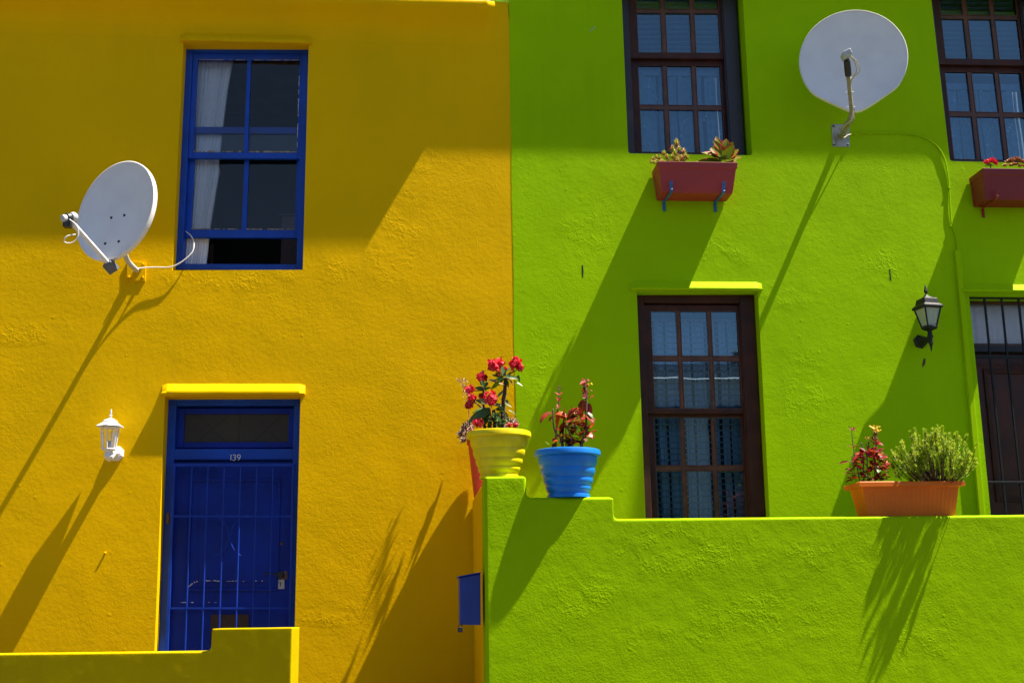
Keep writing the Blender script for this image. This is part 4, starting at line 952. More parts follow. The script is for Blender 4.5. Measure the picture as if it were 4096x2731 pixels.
thorny(wob(P2(1934, 1562, 0.02), P2(1888, 1562, 0.0), 4, 0.002, 6), 0.0035, 0.003, 40)
thorny(wob(soil_at(2014, -0.06), P2(2016, 1655, -0.06), 5, 0.004, 9), 0.008, 0.006, 340, 0.02)
stem.build('stem', M['thorn_stem'], ct, smooth=True, auto=60); th.build('thorns', M['thorn'], ct)
st = MB()
for (a, b) in (((2015,1505),(1985,1462)), ((2020,1505),(2000,1475)), ((2023,1508),(2048,1476)), ((1934,1560),(1930,1520)), ((1936,1560),(1948,1520)), ((1893,1602),(1884,1580)), ((1893,1602),(1880,1630)), ((1965,1632),(1967,1612))):
    st.tube(wob(P2(*a, 0), P2(*b, -0.01), 3, 0.001, a[0]), 0.0028, 6)
st.build('flower_stalk', M['stem_pink'], ct, smooth=True)
for i, (x, y, r, dy) in enumerate(((1973,1462,27,-.02),(1999,1455,22,.0),(2060,1452,27,-.02),(2080,1470,16,-.03),(1930,1509,23,0),(1880,1558,21,-.02),(1888,1592,19,-.05),(1877,1620,18,-.04),(1964,1593,29,-.09),(2022,1475,10,.04),(1994,1494,12,.03),(1912,1690,20,-.10),(2062,1700,11,-.12),(2035,1698,9,-.1),(1925,1585,13,.03),(2070,1510,7,.0))):
    fm = MB(); pompom(fm, P2(x, y, dy), r/604, 44, i, petal=0.85); fm.build('flower', [M['flower_red'], M['flower_red2']], ct, smooth=True)
lf = MB(); rnd = random.Random(21)
L_ = [  # base px, tip px, width px, mat
 (2018,1505,2008,1466,18,0),(2005,1500,2040,1470,16,0),(2020,1505,2072,1505,16,0),(2072,1500,2076,1520,10,0),(2012,1508,1970,1496,14,0),(2016,1512,1988,1535,16,0),(2014,1510,1975,1520,20,0),
 (2024,1506,2065,1480,15,0),(2026,1512,2056,1526,13,0),(2008,1520,1966,1552,18,2),(2026,1518,2035,1545,12,0),(2060,1527,2090,1540,9,1),(2018,1540,2000,1528,12,3),(1985,1528,1958,1514,13,3),
 (1936,1556,1902,1550,18,0),(1938,1556,1962,1552,14,0),(1932,1552,1948,1525,12,0),(1944,1545,1958,1510,10,0),(1945,1560,1935,1535,10,0),(1928,1540,1922,1520,12,0),
 (1940,1612,1905,1600,20,0),(1945,1614,1918,1596,16,1),(1960,1618,1925,1590,20,0),(1990,1585,2012,1563,10,1),(1968,1618,2005,1618,22,0),(1980,1620,2005,1615,14,1),(1972,1640,2010,1635,20,1),(1985,1640,2022,1628,22,0),
 (1962,1640,1895,1665,34,0),(1955,1645,1880,1665,36,0),(1948,1650,1918,1632,22,0),(1935,1632,1892,1638,10,0),(1960,1660,1930,1690,26,0),(1984,1655,1998,1700,26,0),(2000,1665,1996,1690,12,1),
 (2020,1612,2045,1625,9,0),(2022,1600,2036,1612,14,0),(2035,1640,2068,1652,8,1),(2022,1648,2034,1690,10,0),(1975,1650,1990,1695,30,0),(1950,1680,1970,1700,24,0),(1925,1520,1945,1560,12,0),(1970,1665,2000,1650,18,0),
 (1955,1618,1988,1600,18,0),(1946,1600,1930,1575,16,0),(2000,1500,1985,1490,14,0)]
for (x0, y0, x1, y1, w, mi) in L_:
    dy = rnd.uniform(-0.06, 0.05); a = P2(x0, y0, dy); b = P2(x1, y1, dy+rnd.uniform(-0.05, 0.03)); lf.cur = mi
    lf.leaf(a, b-a, Vector((rnd.uniform(-.6,.6), -0.8, rnd.uniform(0.2, 1.2))), (b-a).length*1.12, w*1.15/604, curl=rnd.uniform(-0.2, 0.9), fold=0.25, n=5)
for k in range(38):
    a = P2(rnd.uniform(1900, 2050), rnd.uniform(1650, 1700), rnd.uniform(-0.12, 0.12)); d = Vector((rnd.uniform(-1,1), rnd.uniform(-1,1), rnd.uniform(-0.1, .9)))
    lf.cur = rnd.choice((0, 0, 0, 0, 1)); lf.leaf(a, d, Vector((0,0,1)), rnd.uniform(0.03, 0.07), rnd.uniform(0.018, 0.032), curl=rnd.uniform(0, 1), n=4)
lf.build('foliage', [M['leaf_green'], M['leaf_pale'], M['bush_leaf'], M['leaf_wilt']], ct, smooth=True)

# kalanchoe in the blue pot
PC = FY+WT*0.5-0.028
kb = thing('kalanchoe', BP, 'bronze red succulent with scalloped leaves growing in the blue pot', 'plant')
def bsoil(px, dy): p = P2(px, 1780, dy); return Vector((p.x, p.y, BP.z-0.01))
stem = MB()
def st_(a, pts, r0, r1, dy=0.0):
    pp = [bsoil(a, dy)]+[P2(x, y, dy) for x, y in pts]; pp = smooth_path(pp, 3); stem.tube(pp, [lerp(r0, r1, i/(len(pp)-1)) for i in range(len(pp))], 8)
st_(2222, [(2223,1745),(2226,1700),(2229,1650),(2234,1610),(2237,1570),(2238,1552)], 0.0062, 0.0028, 0.02)
st_(2250, [(2243,1755),(2222,1730),(2214,1700),(2213,1660),(2212,1636)], 0.0070, 0.0045, -0.03)
st_(2250, [(2251,1740),(2254,1700),(2256,1660)], 0.0075, 0.006, 0.03)
st_(2296, [(2284,1750),(2274,1720),(2265,1695)], 0.0058, 0.0045, -0.05)
st_(2316, [(2330,1755),(2343,1745),(2345,1700),(2345,1650),(2346,1610),(2345,1575),(2340,1540),(2338,1520)], 0.0085, 0.005, -0.02)
st_(2325, [(2332,1740),(2340,1700)], 0.006, 0.004, 0.04)
st_(2262, [(2263,1745),(2263,1700)], 0.003, 0.0025, -0.01)
st_(2290, [(2287,1700),(2288,1640),(2286,1625)], 0.003, 0.0016, 0.02)
stem.build('stem', M['kal_stem'], kb, smooth=True)
lf = MB(); rnd = random.Random(31)
KL = [ # base, tip, width, curl, mat
 (2208,1652,2168,1668,22,0.9,0),(2218,1656,2262,1655,24,0.9,1),(2240,1665,2225,1700,24,0.5,1),(2212,1668,2198,1680,18,0.3,0),(2262,1680,2228,1662,26,0.5,1),(2265,1685,2255,1645,22,0.2,0),(2262,1690,2240,1720,20,0.7,0),
 (2268,1680,2303,1662,22,0.6,0),(2270,1690,2310,1706,18,1.0,2),(2266,1695,2232,1728,20,0.6,0),(2275,1665,2300,1632,26,0.6,0),(2300,1640,2305,1650,20,0.5,1),(2285,1648,2272,1665,18,0.5,0),
 (2338,1600,2318,1655,30,0.4,0),(2350,1615,2355,1655,22,0.5,0),(2352,1650,2368,1665,12,0.4,2),(2340,1665,2305,1660,24,-0.3,1),(2350,1662,2376,1690,28,0.8,1),(2350,1662,2368,1680,22,0.8,0),
 (2345,1720,2362,1700,22,0.6,1),(2340,1745,2365,1750,26,0.5,2),(2340,1735,2362,1742,26,0.8,1),(2262,1750,2282,1758,22,0.2,1),(2228,1745,2248,1750,12,0.2,1),(2300,1735,2330,1752,14,0.6,1),
 (2340,1525,2325,1532,8,0.1,0),(2336,1570,2322,1553,8,0.1,0),(2238,1580,2222,1570,6,0,0),(2238,1580,2248,1570,6,0,0),(2236,1605,2226,1592,13,-0.3,0),(2236,1605,2246,1592,13,-0.3,0),(2234,1615,2242,1630,8,0.2,0),(2234,1618,2229,1630,8,0.2,0)]
for (x0, y0, x1, y1, w, c, mi) in KL:
    dy = rnd.uniform(-0.05, 0.02); a = P2(x0, y0, dy); b = P2(x1, y1, dy+rnd.uniform(-0.04, 0.03)); lf.cur = mi
    lf.leaf(a, b-a+Vector((0,0,0.25*c*(b-a).length)), Vector((rnd.uniform(-.4,.4), -0.5, 1)), (b-a).length*1.35, w*1.5/604, curl=c*1.2, fold=0.25, n=10, ser=0.16)
for k in range(120):
    x = rnd.gauss(2312, 30) if k < 96 else rnd.gauss(2265, 28); y = rnd.uniform(1668, 1775) if k < 96 else rnd.uniform(1752, 1778)
    a = P2(min(x, 2368), y, rnd.uniform(-0.09, 0.09)); d = Vector((rnd.uniform(-1,1), rnd.uniform(-1,1), rnd.uniform(-0.2,.8)))
    lf.cur = rnd.choice((0, 0, 0, 1, 2 if y > 1745 else 0)); lf.leaf(a, d, Vector((0,-0.3,1)), rnd.uniform(0.035, 0.06), rnd.uniform(0.028, 0.042), curl=rnd.uniform(0, 1.2), n=8, ser=0.14)
lf.build('foliage', [M['kal_leaf'], M['kal_leaf2'], M['leaf_pale']], kb, smooth=True)
fm = MB()
for i in range(46):
    y = rnd.uniform(1518, 1592); x = 2342+rnd.gauss(0, 9)+(1545-y)*0.03; p = P2(x, y, rnd.uniform(-.03, .03))
    fm.cur = 2 if (y < 1548 and x > 2346 and rnd.random() < 0.5) else rnd.choice((0, 0, 1)); fm.leaf(p, Vector((rnd.uniform(-1,1), rnd.uniform(-1,1), rnd.uniform(-.2,1))), Vector((0,-1,.4)), 0.028, 0.019, curl=0.5, n=4)
fm.build('flower_spike', [M['kal_leaf'], M['crim_leaf'], M['flower_yellow']], kb, smooth=True)
fm = MB()
for i in range(10):
    p = P2(2238+rnd.gauss(0, 3), rnd.uniform(1548, 1560), 0.02); fm.leaf(p, Vector((rnd.uniform(-1,1), rnd.uniform(-1,1), 1)), Vector((0,-1,.4)), 0.014, 0.006, n=3)
fm.build('bud', M['kal_leaf'], kb)
gs = MB(); gs.leaf(P2(2197, 1776, -0.1), P2(2182, 1768, -0.1)-P2(2197, 1776, -0.1), Vector((0,-1,1)), 0.035, 0.006, curl=-0.3); tag(gs.build('grass_blade', M['bush_leaf']), 'single green grass blade at the left rim of the blue pot', 'grass blade')

# ---- red round pot with rosettes, at the house end of the dividing wall
RY = -0.215; zt0 = z1-0.012; rr_t, rr_b = 0.172, 0.125
RX = P(1870, 1790, RY).x+rr_t; RH = P(1870, 1760, RY).z-zt0
rp = thing('flower_pot', (RX, RY, zt0), 'tall tapering red flower pot behind the yellow pot, against the yellow facade', 'flower pot')
mb = MB(); mb.lathe((RX, RY, zt0), [(rr_b, 0), (lerp(rr_b, rr_t, .9), RH-0.035), (rr_t+0.006, RH-0.033), (rr_t+0.006, RH), (rr_t-0.008, RH), (rr_t-0.012, RH-0.03)], 48, cap=True); mb.build('pot', M['red_trough'], rp, smooth=True, auto=38)
mb = MB(); mb.lathe((RX, RY, zt0), [(rr_t-0.008, RH-0.03), (rr_t*0.5, RH-0.02), (0.002, RH-0.018)], 32, cap=False); mb.build('soil', M['soil'], rp, smooth=True)
def rosette(mb, c, ax, R_, n=26, w=0.42, up=0.35, thick=0.006, seed=0, mats=(0,), curl=-0.5):
    rr = random.Random(seed); ax = Vector(ax).normalized(); u = ax.orthogonal().normalized(); v = ax.cross(u)
    for i in range(n):
        a = i*2.39996; t = (i+1)/n; el = lerp(1.25, 0.12, t**0.8)
        d = (u*math.cos(a)+v*math.sin(a))*math.cos(el)+ax*math.sin(el)
        mb.cur = mats[i % len(mats)]
        mb.leaf(Vector(c)+d*R_*0.05, d, ax, R_*lerp(0.45, 1.0, t)*rr.uniform(0.9, 1.1), R_*w*rr.uniform(0.85, 1.1), curl=curl, fold=0.3, n=4, thick=thick)
es = thing('echeveria', (RX, RY, zt0+RH), 'grey brown rosette succulents spilling over the rim of the tall red pot', 'plant')
rnd = random.Random(41)
for i, (x, y, Y, r) in enumerate(((1866,1712,-.22,32),(1853,1738,-.20,34),(1862,1760,-.28,30),(1880,1698,-.13,28),(1874,1735,-.34,28),(1890,1715,-.07,26),(2046,1690,-.3,28),(2062,1697,-.34,24),(2030,1694,-.2,22))):
    mb = MB(); c = P(x, y, Y); ax = Vector((-0.7, -0.5, 0.5)) if x < 1900 else Vector((0.1, -0.6, 0.7)); rosette(mb, c, ax+Vector((rnd.uniform(-.2,.2), 0, rnd.uniform(-.3,.2))), r/500, 22, seed=i, thick=0.005)
    mb.build('rosette', M['echeveria'], es, smooth=True)
    mb = MB(); q0 = Vector((lerp(RX, c.x, 0.75), lerp(RY, c.y, 0.5), zt0+RH-0.02)); mb.tube(smooth_path([q0, lerp(q0, c, 0.5)+Vector((0, 0, 0.02)), c], 3), 0.008, 7); mb.build('stem', M['stem_pink'], es, smooth=True)
mb = MB(); sk = smooth_path([P(1882,1700,-.16), P(1876,1660,-.15), P(1873,1625,-.15), P(1868,1580,-.14), P(1857,1545,-.13), P(1843,1515,-.12)], 4); mb.tube(sk, [lerp(0.004, 0.002, i/(len(sk)-1)) for i in range(len(sk))], 6)
fs = mb.build('flower_stalk', M['stem_pink'], es, smooth=True)
mb = MB()
for i in range(64):
    t = rnd.random()**0.8; p = sk[int(lerp(len(sk)*0.32, len(sk)-1, t))]; s_ = rnd.choice((-1, 1)); o = Vector((s_*rnd.uniform(0.006, 0.034), rnd.uniform(-.02, .02), rnd.uniform(-0.006, 0.02)))
    if i % 3 == 0: mb.tube([p, p+o], 0.0009, 4)
    for k in range(2): mb.leaf(p+o, Vector((rnd.uniform(-1,1), rnd.uniform(-1,1), rnd.uniform(-.5,1))), Vector((0,-1,.3)), 0.015, 0.009, curl=-0.5, n=3)
mb.build('bud', M['bud'], fs, smooth=True)

# ---- terracotta planter
PY0, PY1 = FY+0.022, FY+0.275
pa = P(3459, 2056, PY0+0.03); pb_ = P(3822, 2056, PY0+0.03); zP = z3
tp = thing('window_planter', (lerp(pa.x, pb_.x, 0.5), FY+0.1, zP), 'terracotta orange ribbed planter trough on top of the green garden wall', 'planter')
mb = MB(); Hp = P(3650, 1925, PY0).z-zP
x0, x1, y0, y1 = P(3470,2050,PY0+0.03).x, P(3824,2050,PY0+0.03).x, PY0+0.035, PY1-0.035
def pring(e, z, nrib=44, amp=0.0010):
    pts = []; cs = [(x0-e, y0-e), (x1+e, y0-e), (x1+e, y1+e), (x0-e, y1+e)]
    for i in range(4):
        a = Vector(cs[i]); b = Vector(cs[(i+1) % 4]); nn = nrib*2 if i % 2 == 0 else 20
        d = (b-a).normalized(); no = Vector((d.y, -d.x))
        for k in range(nn):
            p = lerp(a, b, k/nn)+no*(amp*(1 if (k % 4) in (1, 2) else -1) if 2 < k < nn-2 else 0); pts.append(Vector((p.x, p.y, zP+z)))
    return pts
mb.loft([pring(-0.004, 0.0, amp=0), pring(0.0, 0.028, amp=0), pring(0.001, 0.034), pring(0.026, Hp-0.045), pring(0.028, Hp-0.038, amp=0), pring(0.036, Hp-0.034, amp=0), pring(0.060, Hp-0.033, amp=0), pring(0.060, Hp-0.004, amp=0), pring(0.056, Hp, amp=0), pring(0.030, Hp, amp=0), pring(0.022, Hp-0.02, amp=0)], False)
mb.build('body', M['terracotta'], tp, smooth=True, auto=30)
mb = MB(); e = 0.022; mb.box(x0-e, x1+e, y0-e, y1+e, zP+Hp-0.034, zP+Hp-0.02); mb.build('soil', M['soil'], tp)
def P3(px, py, dy=0.0): return P(px, py, FY+0.15+dy)
zs3 = zP+Hp-0.022
# needle-leaved bush
bu = thing('succulent_bush', (P3(3740, 1925).x, FY+0.15, zs3), 'bushy green needle-leaved succulent filling the right of the terracotta planter', 'shrub')
rnd = random.Random(51); br = MB(); nl = MB()
tips = []
for k in range(330):
    a = rnd.uniform(R(10), R(172)); rad = rnd.uniform(0.10, 1.0)**0.5
    tx_ = 3734+math.cos(a)*180*rad; ty_ = 1900-math.sin(a)*190*rad
    if ty_ > 1885 and rad > 0.5: continue
    lump = noise.noise(Vector((tx_/38, ty_/38, 3.0)))
    if rad > 0.72 and lump < -0.12: continue
    tips.append((tx_, ty_, rnd.uniform(-0.15, 0.13)*math.sqrt(max(0.1, 1-((tx_-3732)/200)**2))-0.17*max(0, (tx_-3580)/320)-0.03))
tips += [(3770,1705,0.0),(3750,1702,0.02),(3758,1712,-.03),(3828,1728,0),(3820,1735,.02),(3868,1738,-.02),(3862,1750,.0),(3908,1772,0),(3900,1800,.02),(3905,1835,-.03),(3888,1862,0),(3570,1800,0),(3565,1835,.02),(3610,1760,0),(3640,1725,.02),(3660,1712,0),(3580,1890,-.03),(3560,1850,0),(3700,1718,0),(3590,1786,0)]
for i, (x, y, dy) in enumerate(tips):
    bx = 3732+(x-3732)*0.30+rnd.uniform(-14, 14); b0 = Vector((P3(bx, 1925).x, FY+0.15+dy*0.4, zs3-0.01)); tp_ = P3(x, y, dy)
    mid = lerp(b0, tp_, 0.55)+Vector((math.copysign(0.03, x-3732)*rnd.uniform(-0.4, 1.3), rnd.uniform(-.02, .02), -0.02)); pts = smooth_path([b0, mid, tp_], 4)
    if i % 3 == 0 or i > 300: br.tube(pts, [lerp(0.0046, 0.0012, j/(len(pts)-1)) for j in range(len(pts))], 5)
    n = 30; Ls = (tp_-b0).length; span = min(0.75, 0.085/max(Ls, 0.05))
    for j in range(n):
        t = 1-span*(j/n)**1.2; q_ = t*(len(pts)-1); ii = min(int(q_), len(pts)-2); p = lerp(pts[ii], pts[ii+1], q_-ii); ax = (pts[ii+1]-pts[ii]).normalized()
        u = ax.orthogonal().normalized(); v = ax.cross(u); a = j*2.39996; d = (u*math.cos(a)+v*math.sin(a))*rnd.uniform(0.8, 1.1)+ax*rnd.uniform(0.25, 0.7)
        nl.cur = 1 if (rnd.random() < 0.45) else 0
        nl.leaf(p, d, ax, rnd.uniform(0.018, 0.027)*(0.7 if t > 0.985 else 1), 0.0075, curl=-0.5, fold=0.35, n=2)
br.tube(smooth_path([P3(3670,1915), P3(3640,1880), P3(3600,1872), P3(3585,1860)], 3), 0.0045, 6)
br.tube(smooth_path([P3(3632,1878), P3(3615,1885), P3(3600,1905), P3(3580,1905)], 3), 0.0035, 6)
br.build('stem', M['bush_stem'], bu, smooth=True); nl.build('foliage', [M['bush_leaf'], M['bush_leaf2']], bu, smooth=True)
# crimson kalanchoe with yellow florets
kc = thing('kalanchoe', (P3(3480, 1925).x, FY+0.15, zs3), 'crimson leaved succulent with small yellow flowers at the left of the terracotta planter', 'plant')
st = MB(); lf = MB(); fm = MB(); rnd = random.Random(61)
def st3(pts, r0, r1, dy=0.0):
    pp = smooth_path([P3(x, y, dy) for x, y in pts], 3); st.tube(pp, [lerp(r0, r1, i/(len(pp)-1)) for i in range(len(pp))], 6)
st3([(3440,1925),(3425,1850),(3415,1800),(3408,1740),(3405,1722)], 0.0045, 0.0022); st3([(3425,1925),(3415,1880),(3410,1845),(3406,1818)], 0.003, 0.0018, -0.03)
st3([(3455,1925),(3453,1830),(3450,1790),(3445,1770)], 0.005, 0.0036); st3([(3472,1925),(3468,1830),(3472,1790),(3474,1765)], 0.0045, 0.003)
st3([(3500,1925),(3500,1840),(3505,1790),(3500,1740),(3498,1715)], 0.0055, 0.004); st3([(3408,1845),(3395,1846)], 0.002, 0.002, -.03)
for (x0, y0, x1, y1, w) in ((3400,1848,3362,1850,20),(3412,1842,3445,1815,24),(3412,1792,3393,1782,12),(3415,1790,3432,1780,12),(3508,1775,3530,1785,26),(3506,1780,3520,1765,20),(3490,1805,3500,1790,26)):
    a = P3(x0, y0, -.02); b = P3(x1, y1, -.04); lf.leaf(a, b-a+Vector((0,0,0.02)), Vector((0,-0.5,1)), (b-a).length*1.15, w/604, curl=0.7, fold=0.25, n=6)
for k in range(210):
    y = rnd.uniform(1798, 1922); sp = lerp(32, 74, min(1, (y-1798)/70)); x = 3488+rnd.uniform(-sp, sp*0.95)-(y-1798)*0.12
    a = P3(x, y, rnd.uniform(-0.09, 0.09)); d = Vector(((x-3485)/70+rnd.uniform(-.7,.7), rnd.uniform(-1,.6), rnd.uniform(-0.1,.9)))
    lf.cur = rnd.choices((0, 1, 2), (7, 2, 1.5 if y > 1870 else 0.1))[0]
    lf.leaf(a, d, Vector((0,-0.4,1)), rnd.uniform(0.034, 0.058), rnd.uniform(0.026, 0.040), curl=rnd.uniform(0, 1.2), fold=0.25, n=5)
for i in range(34):
    p = P3(3502+rnd.gauss(0, 9), rnd.uniform(1704, 1728), rnd.uniform(-.02, .02)); fm.leaf(p, Vector((rnd.uniform(-1,1), rnd.uniform(-1,1), rnd.uniform(-.2, 1))), Vector((0,-1,.4)), 0.020, 0.013, n=3)
for i in range(12):
    p = P3(3472+rnd.gauss(0, 5), rnd.uniform(1750, 1765), 0); fm.leaf(p, Vector((rnd.uniform(-1,1), rnd.uniform(-1,1), 1)), Vector((0,-1,.4)), 0.014, 0.009, n=3)
fm.cur = 1
for i in range(34):
    p = P3(3502+rnd.gauss(0, 6), rnd.uniform(1728, 1780), rnd.uniform(-.015, .015)); fm.leaf(p, Vector((rnd.uniform(-1,1), rnd.uniform(-1,1), rnd.uniform(0, 1))), Vector((0,-1,.4)), 0.018, 0.012, n=3)
for i in range(12):
    p = P3(3472+rnd.gauss(0, 4), rnd.uniform(1768, 1795), 0); fm.leaf(p, Vector((rnd.uniform(-1,1), rnd.uniform(-1,1), 1)), Vector((0,-1,.4)), 0.016, 0.010, n=3)
for i in range(26):
    p = P3(3408+rnd.uniform(-13, 13), 1715+rnd.gauss(0, 4), rnd.uniform(-.02, .02)); fm.leaf(p, Vector((rnd.uniform(-1,1), rnd.uniform(-1,1), rnd.uniform(-.3, 1))), Vector((0,-1,.4)), 0.012, 0.009, n=3)
st.build('stem', M['kal_stem'], kc, smooth=True); lf.build('foliage', [M['crim_leaf'], M['kal_leaf2'], M['leaf_pale']], kc, smooth=True)
fm.build('flower_cluster', [M['flower_yellow'], M['kal_leaf']], kc, smooth=True)

# ---- window boxes
def window_box(pxq, Yf, depth, m, label, brk, mbk, name='window_box'):
    """pxq = TL TR BR BL of the front face at its top and bottom"""
    tl, tr, br_, bl = [P(x, y, Yf) for x, y in pxq]
    depth = -Yf+GY-0.004; t = thing(name, ((tl.x+tr.x)/2, (Yf+GY)/2, bl.z), label, 'window box')
    zt = (tl.z+tr.z)/2; zb = (bl.z+br_.z)/2; Hh = zt-zb; Yb_ = Yf+depth
    def ring(k, z, e=0.0):
        xl_ = lerp(bl.x, tl.x, k)-e; xr_ = lerp(br_.x, tr.x, k)+e; yf = lerp(Yf+0.045, Yf, k)-e; yb = Yb_-0.001
        return [Vector((xl_, yf, z)), Vector((xr_, yf, z)), Vector((xr_, yb, z)), Vector((xl_, yb, z))]
    mb = MB(); mb.loft([ring(-0.12, zb), ring(0.12, zb+Hh*0.16), ring(0.78, zt-Hh*0.22), ring(0.84, zt-Hh*0.20, 0.006), ring(1, zt, 0.006), ring(1, zt, -0.010), ring(0.95, zt-0.03, -0.014)], False)
    mb.add(ring(-0.12, zb), [(0,1,2,3)]); mb.build('body', m, t, bevel=0.004)
    mb = MB(); r = ring(0.95, zt-0.028, -0.013); mb.add(r, [(0,1,2,3)]); mb.build('soil', M['soil'], t)
    for (xa, ya, xb2, yb2, xc, yc, xd, yd) in brk:
        mb = MB(); q0 = P(xb2, yb2+26, Yf+0.030); q0.z = zb-0.006; q1_ = Vector((q0.x-0.012, GY-0.02, zb-0.012)); q2_ = Vector((q1_.x-0.002, GY-0.008, zb-0.035)); q3_ = Vector((q2_.x, GY-0.008, zb-0.095))
        pts = [P(xa, ya, Yf-0.004), P(xa, ya+16, Yf+0.004), P(xb2, yb2+10, Yf+0.012), q0, q1_, q2_, q3_]
        pts = smooth_path(pts, 4); rings = []
        for p in pts: rings.append([p+Vector((-0.012,-0.003,0)), p+Vector((0.012,-0.003,0)), p+Vector((0.012,0.003,0)), p+Vector((-0.012,0.003,0))])
        mb.loft(rings, True); mb.build('bracket', mbk, t, bevel=0.001)
    return zt-0.028
zb1 = window_box([(2634,646),(2948,650),(2938,766),(2650,762)], -0.26, 0.20, M['red_box'], 'dull red window box on blue straps holding two succulents', ((2685,724,2684,740,2670,770,2668,822), (2896,727,2893,748,2873,780,2875,825)), M['bracket_blue'])
zb2 = window_box([(3932,672),(4240,679),(4228,795),(3948,788)], -0.26, 0.20, M['dark_red_box'], 'dark red window box on red strap at the right edge, holding red flowers', ((3990,755,3985,766,3958,790,3956,845), (4190,760,4185,772,4162,795,4162,850)), M['bracket_red'])
def Pw(px, py, dy=0.0): return P(px, py, -0.17+dy)
sp_ = thing('succulent', Pw(2700, 648), 'small lime and pink leafed succulent at the left of the red window box', 'plant')
rnd = random.Random(71); mb = MB(); sm = MB()
heads = [(2706,568,0,24,1.0),(2690,590,-.02,22,.9),(2716,592,.03,20,.9),(2735,600,-.03,18,.8),(2742,618,-.05,18,.8),(2750,625,0,15,.7),(2728,625,-.06,17,.8),(2656,607,0,17,.8),(2668,622,-.05,17,.7),(2640,625,-.02,15,.7),(2626,622,.0,14,.7),(2612,628,-.02,13,.6),(2606,642,-.04,12,.6),(2620,645,-.05,13,.6),(2645,640,-.07,14,.6),(2690,620,-.07,18,.7),(2710,635,-.07,18,.7),(2680,640,-.07,16,.6),(2699,606,-.05,20,.8),(2735,642,-.04,14,.6)]
for i, (x, y, dy, r, k) in enumerate(heads):
    c = Pw(x, y+6, dy); b0 = Vector((lerp(c.x, Pw(2695,650).x, 0.5), -0.17+dy*0.4, zb1)); 
    if b0.x < P(2640, 650, -0.17).x: b0.x = P(2648, 650, -0.17).x
    sm.tube([b0, lerp(b0, c, 0.6)+Vector((0,-0.01,0.01)), c], [0.006, 0.005, 0.004], 6)
    for j in range(24):
        a = j*2.39996; t = (j+1)/24; el = lerp(1.3, 0.0, t); d = Vector((math.cos(a)*math.cos(el), math.sin(a)*math.cos(el), math.sin(el)))
        mb.cur = 1 if rnd.random() < (0.42 if d.x < 0.1 else 0.25) else 0; rr_ = r/500
        mb.leaf(c-Vector((0,0,t*0.02*k)), d, Vector((0,0,1)), rr_*rnd.uniform(0.7, 1.1), rr_*0.34, curl=-0.4, fold=0.3, n=3, thick=0.003)
sm.build('stem', M['stem_pink'], sp_, smooth=True); mb.build('foliage', [M['box_leaf'], M['box_pink']], sp_, smooth=True)
ag = thing('paddle_plant', Pw(2890, 648), 'large olive paddle-leaved rosette with red edges at the right of the red window box', 'plant')
AG = [(2890,640,2868,545,34),(2895,630,2908,555,34),(2892,625,2862,580,36),(2896,622,2932,572,30),(2888,625,2850,585,36),(2898,630,2935,585,34),(2886,640,2818,595,34),(2890,640,2838,600,36),(2900,640,2953,602,34),(2900,645,2965,625,26),
      (2885,648,2790,640,34),(2888,645,2835,620,34),(2905,648,2945,638,16),(2890,640,2875,600,36),(2895,640,2912,600,36),(2893,640,2885,575,34),(2884,600,2855,562,18)]
for (x0, y0, x1, y1, w) in AG:
    dy = rnd.uniform(-0.05, 0.05); a = Pw(x0, min(y0, 648), dy*0.4); b = Pw(x1, y1, dy-0.02)
    d = b-a; up = Vector((0, -1, 0.25)) if abs(d.x) < 0.09 else Vector((0, -0.75, 0.8))
    lm = MB(); W_ = w*1.5/500
    lm.leaf(a, d, up, d.length*1.05, W_, curl=rnd.uniform(-0.1, 0.45), fold=0.25, n=7)
    # red margin: the outer rim of the same blade
    lm.cur = 1; n0_ = len(lm.v); side = d.normalized().cross((up-d.normalized()*up.dot(d.normalized())).normalized())
    base_v = lm.v[:]
    for i in range(7):
        if i < 2: continue
        for sd_ in (0, 2):
            p_, q_ = base_v[i*3+sd_], base_v[(i+1)*3+sd_]; cp_, cq_ = base_v[i*3+1], base_v[(i+1)*3+1]
            o = Vector((0,-0.0012,0.0004)); lm.add([p_+o, q_+o, lerp(q_, cq_, 0.30)+o, lerp(p_, cp_, 0.26)+o], [(0,1,2,3)])
    lm.build('leaf', [M['agave_leaf'], M['agave_edge']], ag, smooth=True)
gr = thing('geranium', Pw(3965, 668), 'small red flower head standing in the dark red window box', 'plant')
mb = MB(); rnd = random.Random(81)
for i in range(7): pompom(mb, Pw(3944+i*6.2+rnd.uniform(-2,2), 648-5*math.sin(i*0.5)+rnd.uniform(-3,4), rnd.uniform(-.03,.03)), 0.022, 20, i, petal=0.9)
mb.build('flower', [M['flower_red'], M['flower_red2']], gr, smooth=True)
mb = MB(); mb.tube([Vector((Pw(3965,668).x, -0.17, zb2)), Pw(3960, 655)], 0.005, 6)
for i in range(10): 
    p = Pw(3958+rnd.uniform(-16,16), 664, rnd.uniform(-.04,.02)); mb.leaf(p, Vector((rnd.uniform(-1,1), -.4, .3)), Vector((0,0,1)), 0.03, 0.02, curl=0.6)
mb.build('foliage', M['leaf_green'], gr, smooth=True)
bs = thing('succulent_cluster', Pw(4060, 668), 'brown and orange rosette succulents at the right edge of the dark red window box', 'plant')
for i, (x, y, r) in enumerate(((4052,640,24),(4070,636,26),(4035,645,20),(4085,645,24),(4020,658,14),(4060,655,20),(4105,650,24),(4045,658,16),(4082,660,16),(4100,662,16),(4125,652,22))):
    mb = MB(); br_ = y < 650; rosette(mb, Pw(x, y+6, rnd.uniform(-.05,.02)), Vector((rnd.uniform(-.4,.4), -0.6, 0.9)), r/500, 20, w=0.5, seed=i, mats=(0, 1, 1) if not br_ else (0, 0, 1)); mb.build('rosette', [M['brown_rosette'], M['orange_leaf']], bs, smooth=True)

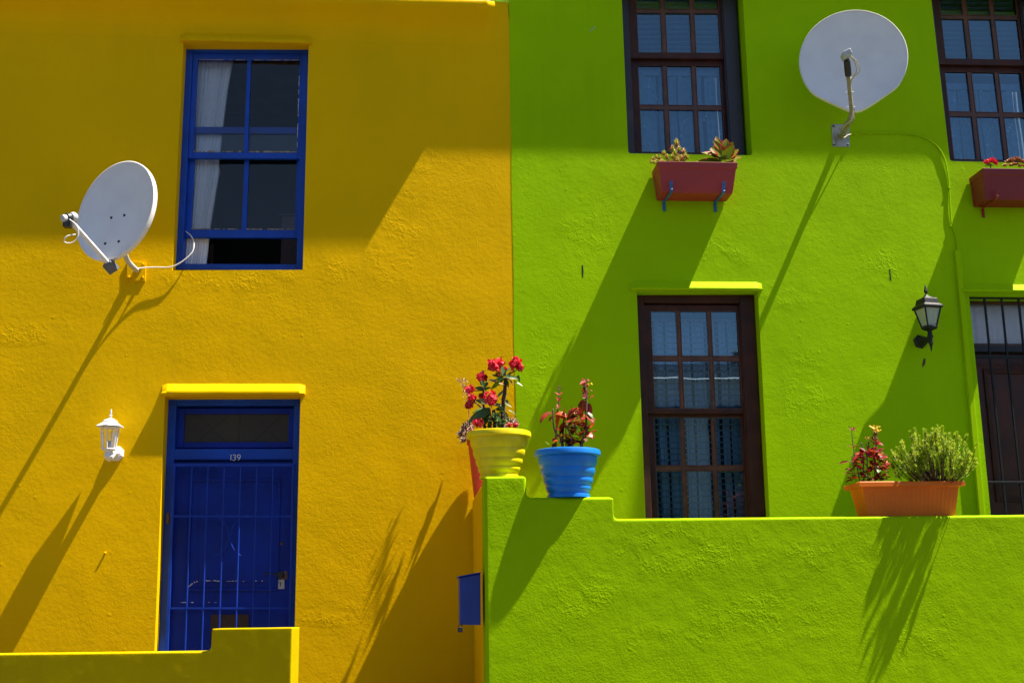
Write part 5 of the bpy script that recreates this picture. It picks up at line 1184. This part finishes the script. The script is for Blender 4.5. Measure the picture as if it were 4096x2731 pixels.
# ================================================================== ACROSS THE STREET (seen in the panes)
oh = thing('opposite_house', (2, -20, 0.14), 'long white house across the street, seen only reflected in the panes', 'house')
mb = MB(); mb.box(-24, 26, -26, -19.5, 0.14, 7.18); mb.build('wall', M['white_wall'], oh)
mb = MB(); mb.prism([(-24.2,-19.5,7.182),(-24.2,-19.3,7.182),(-24.2,-19.45,7.24),(-24.2,-19.5,7.24)], (50.4,0,0)); mb.build('cornice', M['ceiling'], oh)
mb = MB(); mb.box(-24, 26, -26, -19.501, 7.182, 7.62); mb.build('parapet', M['grey_wall'], oh)
for i in range(10):
    x = -20+i*4.6; f_ = MB(); f_.box(x, x+3.9, -19.5, -19.44, 3.6, 6.5); w_ = f_.build('window', M['black_iron'], oh)
    if i % 2: f_ = MB(); f_.box(x+1.8, x+2.8, -19.5, -19.43, 0.6, 2.9); f_.build('door', M['wood'], oh)
tr = thing('street_tree', (9.5, -28, 0.0), 'leafy tree behind the house across the street, seen only reflected', 'tree')
mb = MB(); mb.tube([(9.5,-28,0), (9.6,-28,3), (9.3,-28,6)], [0.3, 0.22, 0.12], 10)
rnd = random.Random(91)
for k in range(9):
    a = rnd.uniform(0, 6.28); mb.tube([(9.4,-28,4.6+k*0.15), (9.4+1.2*math.cos(a),-28+1.2*math.sin(a),6.6), (9.4+2.2*math.cos(a),-28+2*math.sin(a),7.6)], [0.09, 0.06, 0.02], 6)
mb.build('trunk', M['bark'], tr, smooth=True)
mb = MB()
for k in range(3200):
    c = rnd.choice(((11.3,0,9.3,0.7),(11.9,.4,8.7,.8),(10.8,-.3,8.5,.6),(3.2,.3,7.9,.7)))
    d = Vector((rnd.gauss(0,1), rnd.gauss(0,1), rnd.gauss(0,1))).normalized()*c[3]*rnd.random()**0.4; p = Vector((c[0], -28+c[1], c[2]))+d
    mb.leaf(p, Vector((rnd.uniform(-1,1), rnd.uniform(-1,1), rnd.uniform(-1,1))), Vector((0,0,1)), 0.22, 0.12, n=2)
mb.build('crown', M['tree_leaf'], tr)
